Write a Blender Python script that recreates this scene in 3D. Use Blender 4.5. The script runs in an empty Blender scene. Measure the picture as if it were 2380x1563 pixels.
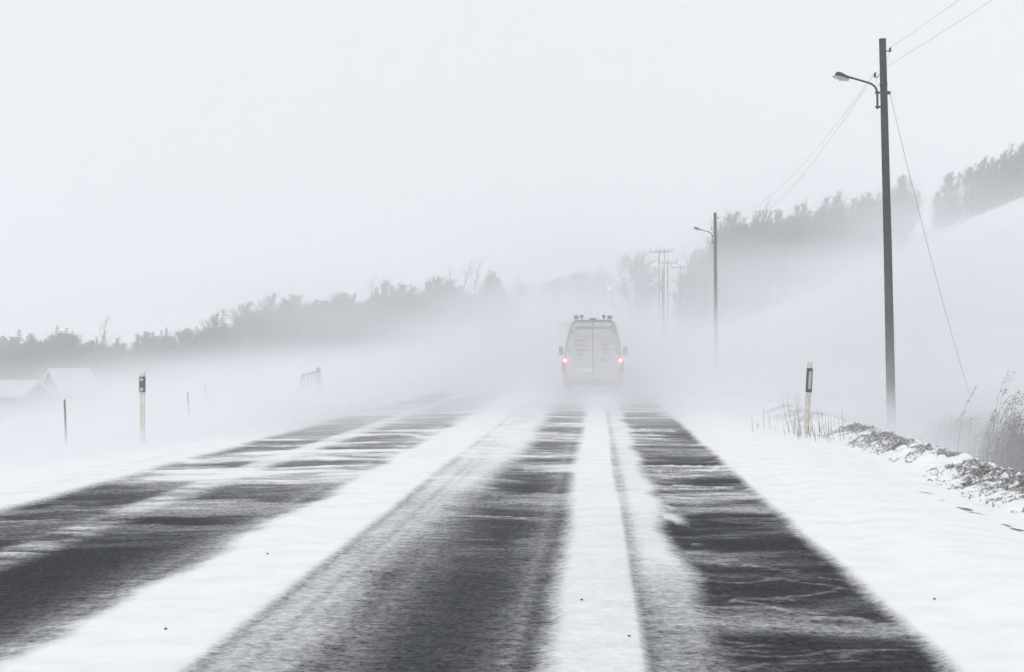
import bpy, bmesh, math, random
import numpy as np
from mathutils import Vector, Matrix

random.seed(7)
S = bpy.context.scene
COL = S.collection
PI = math.pi

# ------------------------------------------------------------------ camera
CAM_H = 1.6
FPX, CX, CY = 3305.0, 1190.0, 781.5          # focal length in picture units (picture 2380 wide)
YAW = math.atan(195.0 / FPX)                 # road runs to the right of the optical axis
PITCH = math.atan(28.5 / FPX)
cd = bpy.data.cameras.new('camera')
cam = bpy.data.objects.new('camera', cd)
COL.objects.link(cam)
cd.sensor_width = 36.0
cd.lens = 36.0 * FPX / 2380.0
cd.clip_start = 0.1
cd.clip_end = 9000
cam.location = (0, 0, CAM_H)
cam.rotation_euler = (PI / 2 + PITCH, 0, YAW)
S.camera = cam
_R = cam.rotation_euler.to_matrix()


def at(px, py, y):
    """World point seen at picture position px,py that lies y metres up the road."""
    d = _R @ Vector(((px - CX) / FPX, -(py - CY) / FPX, -1.0))
    k = y / d.y
    return Vector((d.x * k, y, CAM_H + d.z * k))


# ------------------------------------------------------------------ world and light
SUN_EL, SUN_ROT = math.radians(32), math.radians(200)
W = bpy.data.worlds.new('World')
S.world = W
W.use_nodes = True
nt = W.node_tree
nt.nodes.clear()
sky = nt.nodes.new('ShaderNodeTexSky')
sky.sky_type = 'NISHITA'
sky.sun_disc = False
sky.sun_elevation = SUN_EL
sky.sun_rotation = SUN_ROT
sky.dust_density = 6.0
sky.air_density = 1.0
hs = nt.nodes.new('ShaderNodeHueSaturation')
hs.inputs['Saturation'].default_value = 0.25
mix = nt.nodes.new('ShaderNodeMix')
mix.data_type = 'RGBA'
mix.inputs[0].default_value = 0.72           # closed cloud deck over the clear sky
mix.inputs[7].default_value = (7.08, 7.16, 7.3, 1)
bg = nt.nodes.new('ShaderNodeBackground')
bg.inputs[1].default_value = 0.10
wo = nt.nodes.new('ShaderNodeOutputWorld')
nt.links.new(sky.outputs[0], hs.inputs['Color'])
nt.links.new(hs.outputs[0], mix.inputs[6])
nt.links.new(mix.outputs[2], bg.inputs[0])
nt.links.new(bg.outputs[0], wo.inputs[0])

sd = bpy.data.lights.new('sun', 'SUN')
sd.energy = 0.7
sd.angle = math.radians(25)
sd.color = (1.0, 0.97, 0.94)
sun = bpy.data.objects.new('sun', sd)
COL.objects.link(sun)
# Nishita: rotation 0 = +Y, turning clockwise seen from above
sdir = Vector((math.sin(SUN_ROT) * math.cos(SUN_EL), math.cos(SUN_ROT) * math.cos(SUN_EL), math.sin(SUN_EL)))
sun.rotation_euler = sdir.to_track_quat('Z', 'Y').to_euler()

S.view_settings.view_transform = 'Standard'
S.view_settings.look = 'None'
S.view_settings.gamma = 1
S.view_settings.use_curve_mapping = False
S.view_settings.exposure = 0.53

S.render.engine = 'CYCLES'
cy = S.cycles
cy.max_bounces = 10
cy.diffuse_bounces = 4
cy.glossy_bounces = 2
cy.transmission_bounces = 2
cy.volume_bounces = 5
cy.transparent_max_bounces = 96
cy.use_denoising = True
cy.sample_clamp_indirect = 6

# ------------------------------------------------------------------ helpers


def lattice(ix, iy, seed):
    n = (ix.astype(np.int64) * 374761393 + iy.astype(np.int64) * 668265263 + seed * 974711) & 0x7fffffff
    n = ((n ^ (n >> 13)) * 1274126177) & 0x7fffffff
    n = n ^ (n >> 16)
    return (n & 0xffff) / 65535.0


def vnoise(x, y, seed=0):
    x = np.asarray(x, dtype=float)
    y = np.asarray(y, dtype=float)
    ix, iy = np.floor(x), np.floor(y)
    fx, fy = x - ix, y - iy
    fx = fx * fx * fx * (fx * (fx * 6 - 15) + 10)
    fy = fy * fy * fy * (fy * (fy * 6 - 15) + 10)
    a = lattice(ix, iy, seed)
    b = lattice(ix + 1, iy, seed)
    c = lattice(ix, iy + 1, seed)
    d = lattice(ix + 1, iy + 1, seed)
    return (a + (b - a) * fx) + ((c + (d - c) * fx) - (a + (b - a) * fx)) * fy


def fbm(x, y, seed=0, octs=4, gain=0.5):
    t, amp, tot = 0.0, 1.0, 0.0
    for k in range(octs):
        t = t + amp * vnoise(x * 2.03 ** k + 17.3 * k, y * 2.03 ** k - 9.1 * k, seed + k)
        tot += amp
        amp *= gain
    return t / tot


def sst(a, b, x):
    t = np.clip((np.asarray(x, dtype=float) - a) / (b - a), 0, 1)
    return t * t * (3 - 2 * t)


def material(name, color, rough=0.8, noise=None, bump=None, spec=0.3, metal=0.0):
    """noise=(scale, other colour, contrast); bump=(scale, strength, distance)"""
    m = bpy.data.materials.new(name)
    m.use_nodes = True
    n = m.node_tree
    b = n.nodes['Principled BSDF']
    b.inputs['Base Color'].default_value = (*color, 1)
    b.inputs['Roughness'].default_value = rough
    b.inputs['Metallic'].default_value = metal
    b.inputs['Specular IOR Level'].default_value = spec
    tc = n.nodes.new('ShaderNodeTexCoord')
    if noise:
        tx = n.nodes.new('ShaderNodeTexNoise')
        tx.inputs['Scale'].default_value = noise[0]
        tx.inputs['Detail'].default_value = 6
        n.links.new(tc.outputs['Object'], tx.inputs['Vector'])
        r = n.nodes.new('ShaderNodeValToRGB')
        r.color_ramp.elements[0].position = 0.5 - noise[2]
        r.color_ramp.elements[1].position = 0.5 + noise[2]
        r.color_ramp.elements[0].color = (*color, 1)
        r.color_ramp.elements[1].color = (*noise[1], 1)
        n.links.new(tx.outputs['Fac'], r.inputs['Fac'])
        n.links.new(r.outputs['Color'], b.inputs['Base Color'])
    if bump:
        t2 = n.nodes.new('ShaderNodeTexNoise')
        t2.inputs['Scale'].default_value = bump[0]
        t2.inputs['Detail'].default_value = 5
        n.links.new(tc.outputs['Object'], t2.inputs['Vector'])
        bp = n.nodes.new('ShaderNodeBump')
        bp.inputs['Strength'].default_value = bump[1]
        bp.inputs['Distance'].default_value = bump[2]
        n.links.new(t2.outputs['Fac'], bp.inputs['Height'])
        n.links.new(bp.outputs['Normal'], b.inputs['Normal'])
    return m


def emit_mat(name, color, strength):
    m = material(name, color, 0.4)
    b = m.node_tree.nodes['Principled BSDF']
    b.inputs['Emission Color'].default_value = (*color, 1)
    b.inputs['Emission Strength'].default_value = strength
    return m


def vol_mat(name, density, color=(0.875, 0.89, 0.925), aniso=0.0):
    m = bpy.data.materials.new(name)
    m.use_nodes = True
    n = m.node_tree
    n.nodes.clear()
    v = n.nodes.new('ShaderNodeVolumePrincipled')
    v.inputs['Color'].default_value = (*color, 1)
    v.inputs['Density'].default_value = density
    v.inputs['Anisotropy'].default_value = aniso
    o = n.nodes.new('ShaderNodeOutputMaterial')
    n.links.new(v.outputs[0], o.inputs['Volume'])
    return m


class MB:
    """collects verts and faces for one mesh"""

    def __init__(self):
        self.v, self.f = [], []

    def box(self, c, s, rot=None):
        n = len(self.v)
        for dx in (-.5, .5):
            for dy in (-.5, .5):
                for dz in (-.5, .5):
                    p = Vector((dx * s[0], dy * s[1], dz * s[2]))
                    if rot is not None:
                        p = rot @ p
                    self.v.append(tuple(Vector(c) + p))
        for q in ((0, 1, 3, 2), (4, 6, 7, 5), (0, 4, 5, 1), (2, 3, 7, 6), (0, 2, 6, 4), (1, 5, 7, 3)):
            self.f.append(tuple(n + i for i in q))
        return self

    def tube(self, pts, rads, n=8, cap=True):
        pts = [Vector(p) for p in pts]
        if not hasattr(rads, '__len__'):
            rads = [rads] * len(pts)
        base = len(self.v)
        ref = None
        for i, p in enumerate(pts):
            a = pts[max(i - 1, 0)]
            b = pts[min(i + 1, len(pts) - 1)]
            t = (b - a)
            if t.length < 1e-9:
                t = Vector((0, 0, 1))
            t.normalize()
            if ref is None:
                ref = t.orthogonal().normalized()
            else:
                ref = (ref - t * ref.dot(t))
                ref = ref.normalized() if ref.length > 1e-6 else t.orthogonal().normalized()
            w = t.cross(ref)
            for k in range(n):
                an = 2 * PI * k / n
                self.v.append(tuple(p + (ref * math.cos(an) + w * math.sin(an)) * rads[i]))
        for i in range(len(pts) - 1):
            for k in range(n):
                a = base + i * n + k
                b = base + i * n + (k + 1) % n
                self.f.append((a, b, b + n, a + n))
        if cap:
            self.f.append(tuple(base + k for k in reversed(range(n))))
            self.f.append(tuple(base + (len(pts) - 1) * n + k for k in range(n)))
        return self

    def lathe(self, prof, c=(0, 0, 0), rot=None, n=20):
        """prof = [(r,z)...] around z"""
        base = len(self.v)
        for r, z in prof:
            for k in range(n):
                an = 2 * PI * k / n
                p = Vector((r * math.cos(an), r * math.sin(an), z))
                if rot is not None:
                    p = rot @ p
                self.v.append(tuple(p + Vector(c)))
        for i in range(len(prof) - 1):
            for k in range(n):
                a = base + i * n + k
                b = base + i * n + (k + 1) % n
                self.f.append((a, b, b + n, a + n))
        self.f.append(tuple(base + k for k in reversed(range(n))))
        self.f.append(tuple(base + (len(prof) - 1) * n + k for k in range(n)))
        return self

    def prism(self, poly, a, b, axis='y'):
        """polygon in x,z extruded along y from a to b (or in y,z along x)"""
        n = len(poly)
        base = len(self.v)
        for t in (a, b):
            for p, q in poly:
                self.v.append((p, t, q) if axis == 'y' else (t, p, q))
        self.f.append(tuple(base + i for i in range(n)))
        self.f.append(tuple(base + n + i for i in reversed(range(n))))
        for i in range(n):
            j = (i + 1) % n
            self.f.append((base + i, base + n + i, base + n + j, base + j))
        return self

    def loft(self, rings, cap=True):
        base = len(self.v)
        n = len(rings[0])
        for r in rings:
            for p in r:
                self.v.append(tuple(p))
        for i in range(len(rings) - 1):
            for k in range(n):
                a = base + i * n + k
                b = base + i * n + (k + 1) % n
                self.f.append((a, b, b + n, a + n))
        if cap:
            self.f.append(tuple(base + k for k in reversed(range(n))))
            self.f.append(tuple(base + (len(rings) - 1) * n + k for k in range(n)))
        return self

    def mesh(self, name, mat, smooth=False):
        me = bpy.data.meshes.new(name)
        me.from_pydata(self.v, [], self.f)
        me.materials.append(mat)
        bm = bmesh.new()
        bm.from_mesh(me)
        bmesh.ops.recalc_face_normals(bm, faces=bm.faces)
        bm.to_mesh(me)
        bm.free()
        if smooth:
            me.polygons.foreach_set('use_smooth', [True] * len(me.polygons))
        return me

    def obj(self, name, mat, parent=None, smooth=False, bevel=0):
        o = bpy.data.objects.new(name, self.mesh(name, mat, smooth))
        COL.objects.link(o)
        o.parent = parent
        if bevel:
            md = o.modifiers.new('bevel', 'BEVEL')
            md.width = bevel
            md.segments = 2
            md.limit_method = 'ANGLE'
        return o


def tag(o, label=None, cat=None, group=None, kind=None):
    if label:
        o['label'] = label
    if cat:
        o['category'] = cat
    if group:
        o['group'] = group
    if kind:
        o['kind'] = kind
    return o


def thing(name, loc, rz=0.0, label=None, cat=None, group=None):
    o = bpy.data.objects.new(name, None)
    COL.objects.link(o)
    o.empty_display_size = 0.2
    o.location = loc
    o.rotation_euler = (0, 0, rz)
    return tag(o, label, cat, group)


def copy_tree(o, parent=None):
    c = o.copy()
    COL.objects.link(c)
    c.parent = parent
    for ch in [q for q in o.children]:
        copy_tree(ch, c)
    return c


def grid_mesh(name, X, Y, Z):
    """heightfield from 2D arrays"""
    ny, nx = X.shape
    v = np.stack([X, Y, Z], -1).reshape(-1, 3)
    idx = np.arange(nx * ny).reshape(ny, nx)
    f = np.stack([idx[:-1, :-1], idx[:-1, 1:], idx[1:, 1:], idx[1:, :-1]], -1).reshape(-1, 4)
    me = bpy.data.meshes.new(name)
    me.vertices.add(len(v))
    me.vertices.foreach_set('co', v.astype(np.float32).ravel())
    me.loops.add(len(f) * 4)
    me.loops.foreach_set('vertex_index', f.astype(np.int32).ravel())
    me.polygons.add(len(f))
    me.polygons.foreach_set('loop_start', np.arange(0, len(f) * 4, 4, dtype=np.int32))
    me.polygons.foreach_set('use_smooth', np.ones(len(f), dtype=bool))
    me.update(calc_edges=True)
    return me


# ------------------------------------------------------------------ terrain
ROAD_L, ROAD_R = -5.85, 1.80


def road_x(y):
    """centre shift of the road: straight, then a slow left bend"""
    y = np.asarray(y, dtype=float)
    return -0.00006 * np.clip(y - 60, 0, 600) ** 2


def base_z(y):
    y = np.asarray(y, dtype=float)
    return 14.5 * sst(150, 400, y) + 4.0 * sst(400, 900, y)


def ground_z(x, y):
    x = np.asarray(x, dtype=float)
    y = np.asarray(y, dtype=float)
    u = x - road_x(y)
    z = base_z(y)
    # left: the field falls away from the road
    fall = 0.12 * np.clip(-u - 6.6, 0, 95) + 0.012 * np.clip(-u - 101, 0, 600)
    z = z - fall * (1 - 0.55 * sst(220, 420, y))
    # right: shoulder, earth ridge, ditch, hillside
    z = z + 0.05 * sst(1.9, 2.8, u) - 0.13 * sst(2.8, 4.3, u) + 0.17 * np.exp(-((u - 4.95) / np.where(u < 4.95, 0.40, 0.5)) ** 2) * (1 - sst(36, 60, y))
    z = z - 0.75 * np.exp(-((u - 7.3) / 1.1) ** 2)
    x0 = 9.0 - 5.0 * sst(60, 180, y)
    rise = 0.40 * np.clip(u - np.maximum(x0, 8.2), 0, 75) + 0.40 * np.maximum(8.2 - x0, 0) * sst(8.2, 16, u)
    crest = 1 - 0.55 * sst(186, 260, y)
    z = z + rise * sst(-30, 40, y) * crest
    # broad undulation
    away = sst(9, 30, np.abs(u + 2))
    z = z + away * 1.2 * (fbm(x / 45, y / 45, 5, 3) - 0.5)
    return z


def gz(x, y):
    return float(ground_z(np.array([x]), np.array([y]))[0])


def snow_nodes(n, tc_vec):
    """fresh wind-packed snow colour and height, shared by field and road"""
    a = n.nodes.new('ShaderNodeTexNoise')
    a.inputs['Scale'].default_value = 1.4
    a.inputs['Detail'].default_value = 8
    a.inputs['Roughness'].default_value = 0.6
    mp = n.nodes.new('ShaderNodeMapping')
    mp.inputs['Scale'].default_value = (1.3, 2.2, 1)
    n.links.new(tc_vec, mp.inputs['Vector'])
    n.links.new(mp.outputs[0], a.inputs['Vector'])
    r = n.nodes.new('ShaderNodeValToRGB')
    r.color_ramp.elements[0].position = 0.3
    r.color_ramp.elements[1].position = 0.6
    r.color_ramp.elements[0].color = (0.78, 0.80, 0.83, 1)
    r.color_ramp.elements[1].color = (0.87, 0.88, 0.89, 1)
    n.links.new(a.outputs['Fac'], r.inputs['Fac'])
    return r.outputs['Color'], a.outputs['Fac']


def snow_material():
    m = bpy.data.materials.new('wind_packed_snow')
    m.use_nodes = True
    n = m.node_tree
    b = n.nodes['Principled BSDF']
    b.inputs['Roughness'].default_value = 0.9
    b.inputs['Specular IOR Level'].default_value = 0.15
    g = n.nodes.new('ShaderNodeNewGeometry')
    col, h = snow_nodes(n, g.outputs['Position'])
    # dirt and grit scattered where the attribute says so
    at_ = n.nodes.new('ShaderNodeAttribute')
    at_.attribute_name = 'dirt'
    t = n.nodes.new('ShaderNodeTexNoise')
    t.inputs['Scale'].default_value = 9.0
    t.inputs['Detail'].default_value = 8
    t.inputs['Roughness'].default_value = 0.75
    mp2 = n.nodes.new('ShaderNodeMapping')
    mp2.inputs['Scale'].default_value = (1.0, 1.6, 1)
    n.links.new(g.outputs['Position'], mp2.inputs['Vector'])
    n.links.new(mp2.outputs[0], t.inputs['Vector'])
    ad = n.nodes.new('ShaderNodeMath')
    ad.operation = 'ADD'
    n.links.new(at_.outputs['Fac'], ad.inputs[0])
    n.links.new(t.outputs['Fac'], ad.inputs[1])
    mr = n.nodes.new('ShaderNodeMapRange')
    mr.inputs['From Min'].default_value = 0.98
    mr.inputs['From Max'].default_value = 1.16
    n.links.new(ad.outputs[0], mr.inputs['Value'])
    mx = n.nodes.new('ShaderNodeMix')
    mx.data_type = 'RGBA'
    mx.inputs[7].default_value = (0.12, 0.118, 0.11, 1)
    n.links.new(mr.outputs[0], mx.inputs[0])
    n.links.new(col, mx.inputs[6])
    n.links.new(mx.outputs[2], b.inputs['Base Color'])
    bp = n.nodes.new('ShaderNodeBump')
    bp.inputs['Strength'].default_value = 0.18
    bp.inputs['Distance'].default_value = 0.06
    n.links.new(h, bp.inputs['Height'])
    n.links.new(bp.outputs[0], b.inputs['Normal'])
    return m


def axis(vals):
    out = []
    for a, b, step in vals:
        out += list(np.arange(a, b, step))
    return np.array(out)


def build_ground():
    xs = np.concatenate([-np.geomspace(1400, 40, 40), axis([(-39, -12, 0.6), (-12, -7, 0.25), (-7, 2, 0.3), (2, 9, 0.07),
                         (9, 14, 0.25), (14, 80, 1.1)]), np.geomspace(82, 1400, 36)])
    ys = np.concatenate([-np.geomspace(300, 4, 14), axis([(-3, 8, 0.5), (8, 36, 0.08), (36, 60, 0.3), (60, 240, 1.2)]),
                         np.geomspace(242, 1400, 60)])
    X, Y = np.meshgrid(xs, ys)
    Z = ground_z(X, Y)
    U = X - road_x(Y)
    # under the road sheet
    under = sst(ROAD_L - 0.55, ROAD_L - 0.2, U) * (1 - sst(ROAD_R + 0.2, ROAD_R + 0.55, U)) * (Y < 600)
    Z = Z - 0.10 * under
    off = (1 - under)
    near = 1 - sst(40, 90, Y)
    # drifts and wind ripples, combed across the road
    Z = Z + off * near * (0.035 * (fbm(X * 0.35, Y * 0.9, 11, 4) - 0.5) + 0.012 * (fbm(X * 2.2, Y * 3.5, 12, 4) - 0.5) + 0.02 * (fbm(X * 0.9 + Y * .3, Y * 1.1, 13, 4) - .5))
    # rough clods of the ploughed-up earth ridge
    r0 = 4.95 + 0.22 * (fbm(X * 0, Y * 0.25, 30, 3) - 0.5) * 2
    wid = 0.42 + 0.22 * fbm(X * 0, Y * 0.5, 31, 3)
    ridge = np.maximum(np.exp(-((U - r0) / wid) ** 2), np.exp(-((U - r0 + 0.38) / 0.26) ** 2) * 0.9) * (1 - sst(32, 46, Y)) * sst(-20, 8, Y)
    clod = fbm(X * 5.0, Y * 5.0, 33, 4, 0.65)
    Z = Z + ridge * (0.26 * (clod - 0.40))
    # ditch-side bank of drifted snow behind it
    Z = Z + 0.10 * np.exp(-((U - 5.9) / 0.35) ** 2) * near * (fbm(X * 0.3, Y * 0.3, 35, 3))
    me = grid_mesh('snow_field', X, Y, Z)
    patch = fbm(X * 1.3, Y * 1.0, 40, 4, 0.6)
    dirt = ridge * (0.20 + 0.52 * patch) * 1.1
    streak = np.exp(-((U - 3.75 - 0.02 * (16 - Y)) / (0.06 + 0.10 * fbm(X * 0, Y * 0.9, 42, 3))) ** 2) * (1 - sst(15, 21, Y)) * (0.38 + 0.14 * fbm(X * 6, Y * 0.8, 41, 3))
    specks = sst(.62, .78, fbm(X * 3.1, Y * 3.1, 44, 3, 0.7)) * 0.36 * sst(2.0, 2.6, U) * (1 - sst(4.6, 5.4, U)) * (1 - sst(24, 34, Y))
    hill = 0.22 * sst(0.62, 0.72, fbm(X / 12, Y / 12, 47, 4)) * sst(12, 20, U) * sst(40, 70, Y) * 0
    a = me.attributes.new('dirt', 'FLOAT', 'POINT')
    a.data.foreach_set('value', np.clip(dirt + streak + specks + hill, 0, 1).astype(np.float32).ravel())
    me.materials.append(SNOW)
    o = bpy.data.objects.new('snow_field', me)
    COL.objects.link(o)
    tag(o, kind='structure')
    return o


SNOW = snow_material()


def road_mask(U, Y):
    """how much of the asphalt is hidden by snow, 0..1"""
    far = sst(9, 26, Y)
    wob = 0.10 * (fbm(U * 0, Y * 0.35, 60, 4) - 0.5)
    wob2 = 0.30 * (fbm(U * 1.2, Y * 0.8, 61, 4) - 0.5)

    def band(a, b, sa, sb):
        return sst(a - sa, a + sa, U) * (1 - sst(b - sb, b + sb, U))
    # packed strip between the wheel tracks
    s = band(-0.29 + wob + 0.05 * (fbm(U * 6, Y * 2.5, 78, 3) - .5), 0.25 + wob * 0.6, 0.10, 0.04) * (0.93 + 0.07 * far)
    # loose drift just right of it, thick further off, torn near by
    e = 0.64 + 0.30 * (fbm(U * 0.8, Y * 0.7, 62, 4) - 0.5)
    d = band(0.25, e, 0.02, 0.10) * (0.36 + 0.54 * sst(7.5, 11.5, Y))
    d = d * (1 - 0.35 * np.exp(-((U - 0.29) / 0.05) ** 2))
    d = np.maximum(d, band(0.55, 0.80, 0.08, 0.1) * 0.85 * sst(0.56, 0.68, fbm(U * 3, Y * 1.1, 63, 4)) * sst(6.5, 8, Y) * (1 - sst(13, 20, Y)))
    s = np.maximum(s, d)
    # white ridge left of the lane and the brown slush beside it
    s = np.maximum(s, band(-3.0 + wob2 * 0.9 + 0.2 * (fbm(U * 2, Y * 2.2, 79, 4) - .5), -1.98 + wob, 0.17, 0.09))
    e2 = -1.52 + 0.45 * far + wob2 * .9
    sl = band(-2.1, e2, 0.05, 0.20) * (0.66 + 0.26 * far + 0.30 * (fbm(U * 2.5, Y * 0.9, 64, 4) - 0.5))
    rut = np.exp(-((U + 1.98) / 0.05) ** 2) * 0.35 + np.exp(-((U + 1.74) / 0.035) ** 2) * 0.22 + np.exp(-((U + 1.62) / 0.02) ** 2) * 0.2
    s = np.maximum(s, sl) * (1 - rut * (1 - 0.5 * far) * (0.6 + 0.8 * fbm(U * 8, Y * 0.8, 81, 3)))
    # thin broken strip along the middle of the other lane
    st = band(-4.78 + wob, -4.36 + wob, 0.12, 0.14)
    s = np.maximum(s, st * np.clip(0.25 + 0.6 * sst(12, 22, Y) + 1.3 * (fbm(U * 2.4, Y * 7, 65, 3, 0.6) - 0.42), 0, 0.95))
    # the snow edges
    er = ROAD_R + 0.05 * (fbm(U * 0, Y * 0.8, 66, 4) - 0.5) + 0.035 * (fbm(U * 0, Y * 4, 67, 3) - 0.5)
    s = np.maximum(s, sst(er - 0.05 - 0.10 * fbm(U * 0.5, Y * 2.5, 82, 3), er + 0.05, U))
    el = ROAD_L + 0.25 * (fbm(U * 0, Y * 0.5, 68, 4) - 0.5)
    s = np.maximum(s, 1 - sst(el - 0.12, el + 0.16, U))
    # snow snaking across the asphalt with the wind
    w = 0.35 * np.sin(U * 0.9 + 1.3) + 1.6 * (fbm(U * 0.5, Y * 0.3, 70, 4) - 0.5)
    n1 = fbm(U * 0.42, (Y + w) * 1.15, 71, 5, 0.55)
    n2 = fbm(U * 0.75, (Y + w * 0.6) * 3.2, 72, 4, 0.6)
    n3 = fbm(U * 0.5, (Y + w) * 0.45, 73, 3)
    veil = 0.05 + 0.62 * sst(0.42, 0.80, n1) + 0.30 * sst(0.5, 0.85, n2) + 0.25 * (n3 - 0.5)
    ridges = np.exp(-((n1 - 0.55) / 0.016) ** 2) * sst(0.52, 0.64, n2) * 0.40
    veil = veil * (0.75 + 0.75 * far) + 0.16 * far + ridges
    # curling wisps thrown over the right track, warped so that no two run alike
    wx = U + 0.8 * (fbm(U * 0.6, Y * 0.4, 74, 3) - 0.5) * 2
    wy = Y + 1.1 * (fbm(U * 0.7 + 5, Y * 0.35, 75, 3) - 0.5) * 2 + 0.25 * U
    c1 = fbm(wx * 0.55, wy * 1.3, 76, 5, 0.55)
    wisp = np.exp(-((c1 - 0.50) / 0.018) ** 2) * sst(0.40, 0.62, fbm(U * 0.8, Y * 0.6, 77, 3)) + 0.5 * sst(0.52, 0.72, c1)
    veil = veil + wisp * 0.42 * sst(0.25, 0.8, U) * (1 - 0.5 * sst(16, 24, Y))
    leftlane = 1 - sst(-3.2, -2.8, U)
    veil = veil + leftlane * 0.16 * sst(12, 17, Y)
    veil = np.clip(veil - 0.07, 0, 0.9) ** 1.35 * 1.15
    veil = veil * (1 - (1 - sst(9, 17, Y)) * (0.97 - 0.45 * sst(0.2, 0.6, U)))
    # frosted edges next to the packed strips
    rub = np.exp(-np.abs(U + 0.45) / 0.12) * 0.22 + np.exp(-np.abs(U + 1.3) / 0.2) * 0.22 + np.exp(-np.abs(U + 3.15) / 0.15) * 0.3
    s = 1 - (1 - s) * (1 - veil) * (1 - np.clip(rub, 0, 1))
    return np.clip(s, 0, 1)


def road_material():
    m = bpy.data.materials.new('asphalt_under_drifting_snow')
    m.use_nodes = True
    n = m.node_tree
    L = n.links.new
    b = n.nodes['Principled BSDF']
    b.inputs['Specular IOR Level'].default_value = 0.04
    g = n.nodes.new('ShaderNodeNewGeometry')
    scol, sh = snow_nodes(n, g.outputs['Position'])
    # asphalt: dark binder with paler stones
    vo = n.nodes.new('ShaderNodeTexVoronoi')
    vo.inputs['Scale'].default_value = 70
    L(g.outputs['Position'], vo.inputs['Vector'])
    an = n.nodes.new('ShaderNodeTexNoise')
    an.inputs['Scale'].default_value = 22
    an.inputs['Detail'].default_value = 8
    an.inputs['Roughness'].default_value = 0.75
    L(g.outputs['Position'], an.inputs['Vector'])
    ar = n.nodes.new('ShaderNodeValToRGB')
    ar.color_ramp.elements[0].position = 0.40
    ar.color_ramp.elements[1].position = 0.64
    ar.color_ramp.elements[0].color = (0.012, 0.013, 0.015, 1)
    ar.color_ramp.elements[1].color = (0.046, 0.049, 0.053, 1)
    L(an.outputs['Fac'], ar.inputs['Fac'])
    sp = n.nodes.new('ShaderNodeMapRange')
    sp.inputs['From Min'].default_value = 0.80
    sp.inputs['From Max'].default_value = 0.95
    L(vo.outputs['Color'], sp.inputs['Value'])
    am = n.nodes.new('ShaderNodeMix')
    am.data_type = 'RGBA'
    am.inputs[7].default_value = (0.095, 0.10, 0.105, 1)
    L(sp.outputs[0], am.inputs[0])
    L(ar.outputs[0], am.inputs[6])
    # snow cover: mesh attribute broken up by grain
    at_ = n.nodes.new('ShaderNodeAttribute')
    at_.attribute_name = 'cover'
    mp = n.nodes.new('ShaderNodeMapping')
    mp.inputs['Scale'].default_value = (4.5, 9.0, 1)
    L(g.outputs['Position'], mp.inputs['Vector'])
    gn = n.nodes.new('ShaderNodeTexNoise')
    gn.inputs['Scale'].default_value = 1.0
    gn.inputs['Detail'].default_value = 9
    gn.inputs['Roughness'].default_value = 0.72
    L(mp.outputs[0], gn.inputs['Vector'])
    g2 = n.nodes.new('ShaderNodeTexNoise')
    g2.inputs['Scale'].default_value = 20
    g2.inputs['Detail'].default_value = 6
    g2.inputs['Roughness'].default_value = 0.8
    L(g.outputs['Position'], g2.inputs['Vector'])
    sm = n.nodes.new('ShaderNodeMath')
    sm.operation = 'MULTIPLY_ADD'           # gn*0.55 + g2*0.45
    sm.inputs[1].default_value = 0.5
    L(gn.outputs['Fac'], sm.inputs[0])
    g3 = n.nodes.new('ShaderNodeMath')
    g3.operation = 'MULTIPLY'
    g3.inputs[1].default_value = 0.85
    L(g2.outputs['Fac'], g3.inputs[0])
    L(g3.outputs[0], sm.inputs[2])
    off = n.nodes.new('ShaderNodeMath')
    off.operation = 'SUBTRACT'
    off.inputs[1].default_value = 0.675
    L(sm.outputs[0], off.inputs[0])
    # contrast of the grain is largest at half cover
    inv = n.nodes.new('ShaderNodeMath')
    inv.operation = 'SUBTRACT'
    inv.inputs[0].default_value = 1.0
    L(at_.outputs['Fac'], inv.inputs[1])
    pr = n.nodes.new('ShaderNodeMath')
    pr.operation = 'MULTIPLY'
    L(at_.outputs['Fac'], pr.inputs[0])
    L(inv.outputs[0], pr.inputs[1])
    pa = n.nodes.new('ShaderNodeMath')
    pa.operation = 'MULTIPLY_ADD'
    pa.inputs[1].default_value = 9.0
    pa.inputs[2].default_value = 0.02
    L(pr.outputs[0], pa.inputs[0])
    mu = n.nodes.new('ShaderNodeMath')
    mu.operation = 'MULTIPLY'
    L(off.outputs[0], mu.inputs[0])
    L(pa.outputs[0], mu.inputs[1])
    ad = n.nodes.new('ShaderNodeMath')
    ad.operation = 'ADD'
    ad.use_clamp = True
    L(mu.outputs[0], ad.inputs[0])
    L(at_.outputs['Fac'], ad.inputs[1])
    mx = n.nodes.new('ShaderNodeMix')
    mx.data_type = 'RGBA'
    L(ad.outputs[0], mx.inputs[0])
    L(am.outputs[2], mx.inputs[6])
    L(scol, mx.inputs[7])
    L(mx.outputs[2], b.inputs['Base Color'])
    rr = n.nodes.new('ShaderNodeMapRange')
    rr.inputs['To Min'].default_value = 0.95
    rr.inputs['To Max'].default_value = 1.0
    L(ad.outputs[0], rr.inputs['Value'])
    L(rr.outputs[0], b.inputs['Roughness'])
    bp = n.nodes.new('ShaderNodeBump')
    bp.inputs['Strength'].default_value = 0.5
    bp.inputs['Distance'].default_value = 0.02
    L(ad.outputs[0], bp.inputs['Height'])
    b2 = n.nodes.new('ShaderNodeBump')
    b2.inputs['Strength'].default_value = 0.25
    b2.inputs['Distance'].default_value = 0.01
    L(g2.outputs['Fac'], b2.inputs['Height'])
    L(bp.outputs[0], b2.inputs['Normal'])
    L(b2.outputs[0], b.inputs['Normal'])
    return m


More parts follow.
